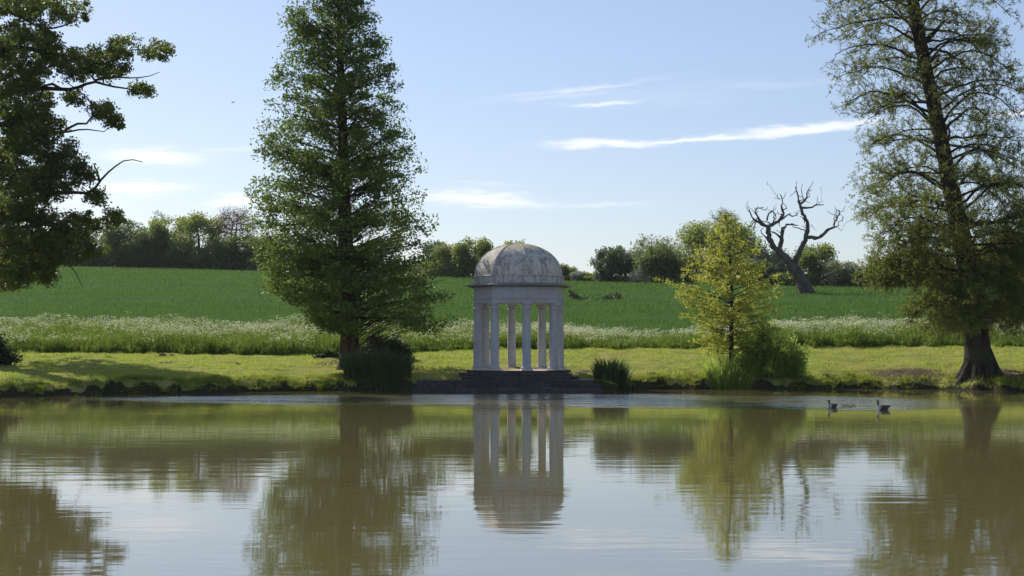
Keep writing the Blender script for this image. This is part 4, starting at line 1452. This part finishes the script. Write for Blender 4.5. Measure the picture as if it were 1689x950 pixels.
for k in range(8):
    a = ang8(k)
    cx, cy = TX + a[0] * 2.05, TY + a[1] * 2.05
    rot = ROT + k * math.pi / 4
    z0, z1 = ZF + 0.004, 4.198
    shaft = [(0.234, z0 + 0.17), (0.234, z0 + 0.20), (0.220, z0 + 0.23)]
    for s in np.linspace(0, 1, 7):
        shaft.append((0.220 - 0.028 * s ** 1.6, z0 + 0.24 + (z1 - z0 - 0.5) * s))
    shaft += [(0.21, z1 - 0.25), (0.21, z1 - 0.22), (0.195, z1 - 0.215), (0.195, z1 - 0.15)]
    col = obj('column', lathe('column', shaft, cx, cy, None, None), M_stucco, temple)
    cap = lathe('capital', [(0.195, z1 - 0.15), (0.208, z1 - 0.145), (0.235, z1 - 0.09), (0.24, z1 - 0.071), (0.0, z1 - 0.071)], cx, cy, None, None)
    co = obj('capital', cap, M_stucco)
    co.parent = col
    co.matrix_parent_inverse.identity()
    ab = box_bm(cx - 0.235, cx + 0.235, cy - 0.235, cy + 0.235, z1 - 0.07, z1, rot, (cx, cy))
    ao = bm_obj('abacus', ab, M_stucco, None, 0.006)
    ao.parent = col
    bs = lathe('base', [(0.25, z0 + 0.07), (0.275, z0 + 0.09), (0.28, z0 + 0.115), (0.27, z0 + 0.14), (0.235, z0 + 0.16), (0.225, z0 + 0.17)], cx, cy, None, None)
    bo = obj('column_base', bs, M_stucco)
    bo.parent = col
    pl = box_bm(cx - 0.28, cx + 0.28, cy - 0.28, cy + 0.28, z0, z0 + 0.069, rot, (cx, cy))
    po = bm_obj('plinth', pl, M_floor, None, 0.006)
    po.parent = col

# paved floor and three octagonal steps, each ring cut into eight stones
bm_obj('floor', oct_loft([(2.30, ZF - 0.3), (2.30, ZF)]), M_floor, temple)


def ring_stone(k, r0, r1, z0, z1, parts=2):
    out = []
    for h in range(parts):
        f0, f1 = h / parts, (h + 1) / parts
        A0, A1 = ang8(k), ang8(k + 1)
        g = 0.004
        p0 = A0 * (1 - f0) + A1 * f0
        p1 = A0 * (1 - f1) + A1 * f1
        tdir = (A1 - A0) / np.linalg.norm(A1 - A0) * g
        bm = bmesh.new()
        q = [p0 * r0 + tdir, p1 * r0 - tdir, p1 * r1 - tdir, p0 * r1 + tdir]
        vb = [bm.verts.new((TX + x[0], TY + x[1], z0)) for x in q]
        dz = R.normal() * 0.004
        vt = [bm.verts.new((TX + x[0], TY + x[1], z1 + dz)) for x in q]
        bm.faces.new(vb)
        bm.faces.new(vt[::-1])
        for i in range(4):
            j = (i + 1) % 4
            bm.faces.new((vb[i], vt[i], vt[j], vb[j]))
        bmesh.ops.recalc_face_normals(bm, faces=bm.faces)
        out.append(bm)
    return out


tiers = [(2.30, 2.62, ZF), (2.62, 3.0, 0.79), (3.0, 3.36, 0.65)]
for (r0, r1, z) in tiers:
    for k in range(8):
        for bm in ring_stone(k, r0 + 0.003, r1, z - 0.4, z - 0.002):
            bm_obj('step_stone', bm, M_step, temple, 0.012)

# landing stage at the water
land = thing('landing_stage', 'wide dark stone landing steps between the temple and the water', 'steps', (-0.2, 76.5, 0.0))
LX0, LX1 = -4.52, 4.08
for (y0, y1, z0, z1, nst, x0, x1) in ((76.75, 78.4, -0.5, 0.49, 7, LX0, LX1), (76.38, 76.745, -0.6, 0.33, 8, LX0 - 0.12, LX1 + 0.1), (76.0, 76.375, -0.7, 0.15, 9, LX0 - 0.2, LX1 + 0.15)):
    ed = np.linspace(x0, x1, nst + 1)
    ed[1:-1] += R.normal(size=nst - 1) * 0.12
    for i in range(nst):
        j = R.normal() * 0.006
        bm_obj('stone', box_bm(ed[i] + 0.004, ed[i + 1] - 0.004, y0 + j, y1 - 0.002, z0, z1 + R.normal() * 0.006), M_step, land, 0.014)

# ------------------------------------------------------------------ birds
M_gdark = plain_mat('goose_brown', (0.075, 0.06, 0.05))
M_gpale = plain_mat('goose_pale', (0.55, 0.50, 0.44))
M_gneck = plain_mat('goose_neck', (0.045, 0.04, 0.038))
M_bill = plain_mat('goose_bill', (0.30, 0.14, 0.07))
M_gosl = plain_mat('gosling_down', (0.42, 0.38, 0.20))


def loft_mesh(name, pts, rx, rz, sides=12):
    """one continuous body: oval rings along a spine lying in the XZ plane (forward = -X)"""
    pts = np.asarray(pts, float)
    t = np.gradient(pts, axis=0)
    t /= np.linalg.norm(t, axis=1, keepdims=True)
    side = np.tile(np.array([0, 1.0, 0]), (len(pts), 1))
    upv = np.cross(side, t)
    a = np.linspace(0, 2 * np.pi, sides, endpoint=False)
    V = pts[:, None] + np.cos(a)[None, :, None] * side[:, None] * np.asarray(rx)[:, None, None] + np.sin(a)[None, :, None] * upv[:, None] * np.asarray(rz)[:, None, None]
    m = len(pts)
    i = np.arange(m - 1)[:, None] * sides + np.arange(sides)[None]
    j = np.arange(m - 1)[:, None] * sides + (np.arange(sides)[None] + 1) % sides
    return mesh_arrays(name, V.reshape(-1, 3), np.stack([i, j, j + sides, i + sides], -1).reshape(-1, 4), True)


def child(name, me, mat, root):
    o = bpy.data.objects.new(name, me)
    COL.objects.link(o)
    if mat:
        me.materials.append(mat)
    o.parent = root
    return o


def goose(label, px, py, rotz, s, head_mat_idx, neck_up=1.0):
    D = CAM_H * F / (py - HOR)
    root = thing('goose', label, 'goose', ((px - CX) * D / F, D, 0.0), 'geese swimming with goslings')
    root.rotation_euler = (0, 0, rotz)
    root.scale = (s, s, s)
    n = neck_up
    sp = [(0.36, 0, 0.16), (0.31, 0, 0.14), (0.22, 0, 0.10), (0.10, 0, 0.07), (-0.04, 0, 0.06), (-0.14, 0, 0.08), (-0.20, 0, 0.14),
          (-0.215, 0, 0.21), (-0.215, 0, 0.28 * n), (-0.22, 0, 0.34 * n), (-0.235, 0, 0.385 * n), (-0.265, 0, 0.415 * n), (-0.295, 0, 0.415 * n), (-0.31, 0, 0.41 * n)]
    rx = [0.01, 0.05, 0.10, 0.135, 0.135, 0.11, 0.075, 0.05, 0.04, 0.038, 0.042, 0.042, 0.03, 0.012]
    rz = [0.01, 0.03, 0.08, 0.11, 0.12, 0.11, 0.075, 0.05, 0.04, 0.038, 0.045, 0.045, 0.032, 0.012]
    me = loft_mesh('body', sp, rx, rz)
    b = child('body', me, M_gdark, root)
    me.materials.append(M_gneck)
    me.materials.append(M_gpale)
    for p in me.polygons:
        c = p.center
        if c.z > 0.36 * n:
            p.material_index = head_mat_idx
        elif c.z > 0.2 and c.x < -0.15:
            p.material_index = 1
        elif c.x < -0.12:
            p.material_index = 2
        elif c.x > 0.2:
            p.material_index = 2 if c.z < 0.12 else 0
    for sg in (-1, 1):
        wsp = [(-0.10, sg * 0.115, 0.12), (0.0, sg * 0.135, 0.135), (0.12, sg * 0.12, 0.14), (0.24, sg * 0.07, 0.16), (0.37, sg * 0.02, 0.19)]
        child('wing', loft_mesh('wing', wsp, [0.01, 0.025, 0.03, 0.025, 0.006], [0.03, 0.07, 0.07, 0.045, 0.01], 8), M_gdark, root)
    child('bill', loft_mesh('bill', [(-0.30, 0, 0.407 * n), (-0.33, 0, 0.40 * n), (-0.36, 0, 0.393 * n)], [0.02, 0.016, 0.006], [0.018, 0.011, 0.004], 8), M_bill, root)
    for sg in (-1, 1):
        child('eye', loft_mesh('eye', [(-0.27, sg * 0.036, 0.425 * n), (-0.27, sg * 0.044, 0.425 * n)], [0.006, 0.003], [0.006, 0.003], 6), M_gneck, root)
    return root


goose('dark goose with a pale chest swimming on the left, leading the goslings', 1373, 673, math.radians(35), 0.72, 1, 0.88)
goose('dark goose with a raised neck and pale head swimming on the right', 1456, 676, math.radians(12), 0.8, 2, 1.12)
GOS = [('foremost tiny pale gosling, nearest the left goose', 1391, 670.5), ('second tiny gosling in the row behind the left goose', 1397, 670),
       ('third tiny gosling in the row behind the left goose', 1402, 671), ('last tiny gosling at the right end of the row', 1408, 670.3)]
for lb, px, py in GOS:
    D = CAM_H * F / (py - HOR)
    root = thing('gosling', lb, 'gosling', ((px - CX) * D / F, D, 0.0), 'goslings swimming in a row')
    root.rotation_euler = (0, 0, R.normal() * 0.2)
    child('body', loft_mesh('gosling_body', [(0.08, 0, 0.05), (0.06, 0, 0.045), (0.0, 0, 0.035), (-0.045, 0, 0.05), (-0.06, 0, 0.08), (-0.07, 0, 0.105), (-0.09, 0, 0.11), (-0.10, 0, 0.108)],
                            [0.004, 0.03, 0.045, 0.035, 0.02, 0.022, 0.018, 0.006], [0.004, 0.025, 0.04, 0.035, 0.02, 0.022, 0.018, 0.006], 8), M_gosl, root)
    child('bill', loft_mesh('gosling_bill', [(-0.098, 0, 0.107), (-0.118, 0, 0.102)], [0.008, 0.003], [0.006, 0.002], 6), M_gneck, root)

# bird in the sky
p = P(384, 169, 150)
bird = thing('flying_bird', 'tiny dark bird flying in the open sky left of the conifer', 'bird', p)
child('body', loft_mesh('bird_body', [(0.14, 0, 0), (0.08, 0, 0.0), (0.0, 0, 0), (-0.08, 0, 0.01), (-0.12, 0, 0.01)], [0.03, 0.025, 0.04, 0.03, 0.006], [0.006, 0.025, 0.04, 0.03, 0.006], 8), M_gneck, bird)
for sg in (-1, 1):
    V = np.array([(-0.05, sg * 0.02, 0.02), (0.06, sg * 0.02, 0.02), (0.06, sg * 0.16, 0.07), (-0.03, sg * 0.16, 0.08), (0.12, sg * 0.33, 0.04), (0.09, sg * 0.33, 0.045)])
    Vb = V - np.array([0, 0, 0.008])
    VV = np.vstack([V, Vb])
    Q = [(0, 1, 2, 3), (3, 2, 4, 5), (9, 8, 7, 6), (11, 10, 8, 9), (0, 3, 9, 6), (3, 5, 11, 9), (1, 7, 8, 2), (2, 8, 10, 4)]
    child('wing', mesh_arrays('bird_wing', VV, np.array(Q)), M_gneck, bird)
bird.rotation_euler = (0, 0, math.radians(50))

# molehill on the lawn
R = rng(41)
for (lb, px, D, s) in (('small dark molehill on the open lawn left of the conifer', 392, 84.0, 0.2), ('little brown molehill near the meadow edge at the left', 268, 90.0, 0.22),
                       ('second brown molehill near the meadow edge, right of the other', 283, 90.3, 0.18)):
    b = ground_at(px, D)
    a = np.linspace(0, 2 * np.pi, 16, endpoint=False)
    V = []
    for r_, z_ in ((1.3, -0.1), (1.0, 0.12), (0.65, 0.42), (0.3, 0.6), (0.05, 0.65)):
        jit = 1 + R.normal(size=16) * 0.12
        V.append(np.stack([b[0] + np.cos(a) * r_ * s * jit, b[1] + np.sin(a) * r_ * s * jit, b[2] + z_ * s + R.normal(size=16) * 0.02 * s], 1))
    V = np.vstack(V)
    i = np.arange(4)[:, None] * 16 + np.arange(16)[None]
    j = np.arange(4)[:, None] * 16 + (np.arange(16)[None] + 1) % 16
    tag(obj('molehill', mesh_arrays('molehill', V, np.stack([i, j, j + 16, i + 16], -1).reshape(-1, 4), True), plain_mat('mole_soil', (0.075, 0.05, 0.035), 0.95)), lb, 'molehill', 'molehills on the lawn')
print('tris', sum(len(m.loops) - 2 * len(m.polygons) for m in bpy.data.meshes))

# ------------------------------------------------------------------ summer haze over the whole place
bm = bmesh.new()
bmesh.ops.create_cube(bm, size=1.0)
for v in bm.verts:
    v.co = Vector((v.co.x * 42000, 3000 + v.co.y * 6400, 13.5 + v.co.z * 42.0))
me = bpy.data.meshes.new('haze')
bm.to_mesh(me)
bm.free()
mh = bpy.data.materials.new('haze')
mh.use_nodes = True
mh.node_tree.nodes.clear()
vo = mh.node_tree.nodes.new('ShaderNodeVolumePrincipled')
vo.inputs['Color'].default_value = (0.86, 0.92, 1.0, 1)
vo.inputs['Density'].default_value = 0.00007
vo.inputs['Anisotropy'].default_value = 0.2
mo = mh.node_tree.nodes.new('ShaderNodeOutputMaterial')
mh.node_tree.links.new(vo.outputs[0], mo.inputs['Volume'])
tag(obj('haze', me, mh), 'faint summer haze in the air', None, None, 'stuff')
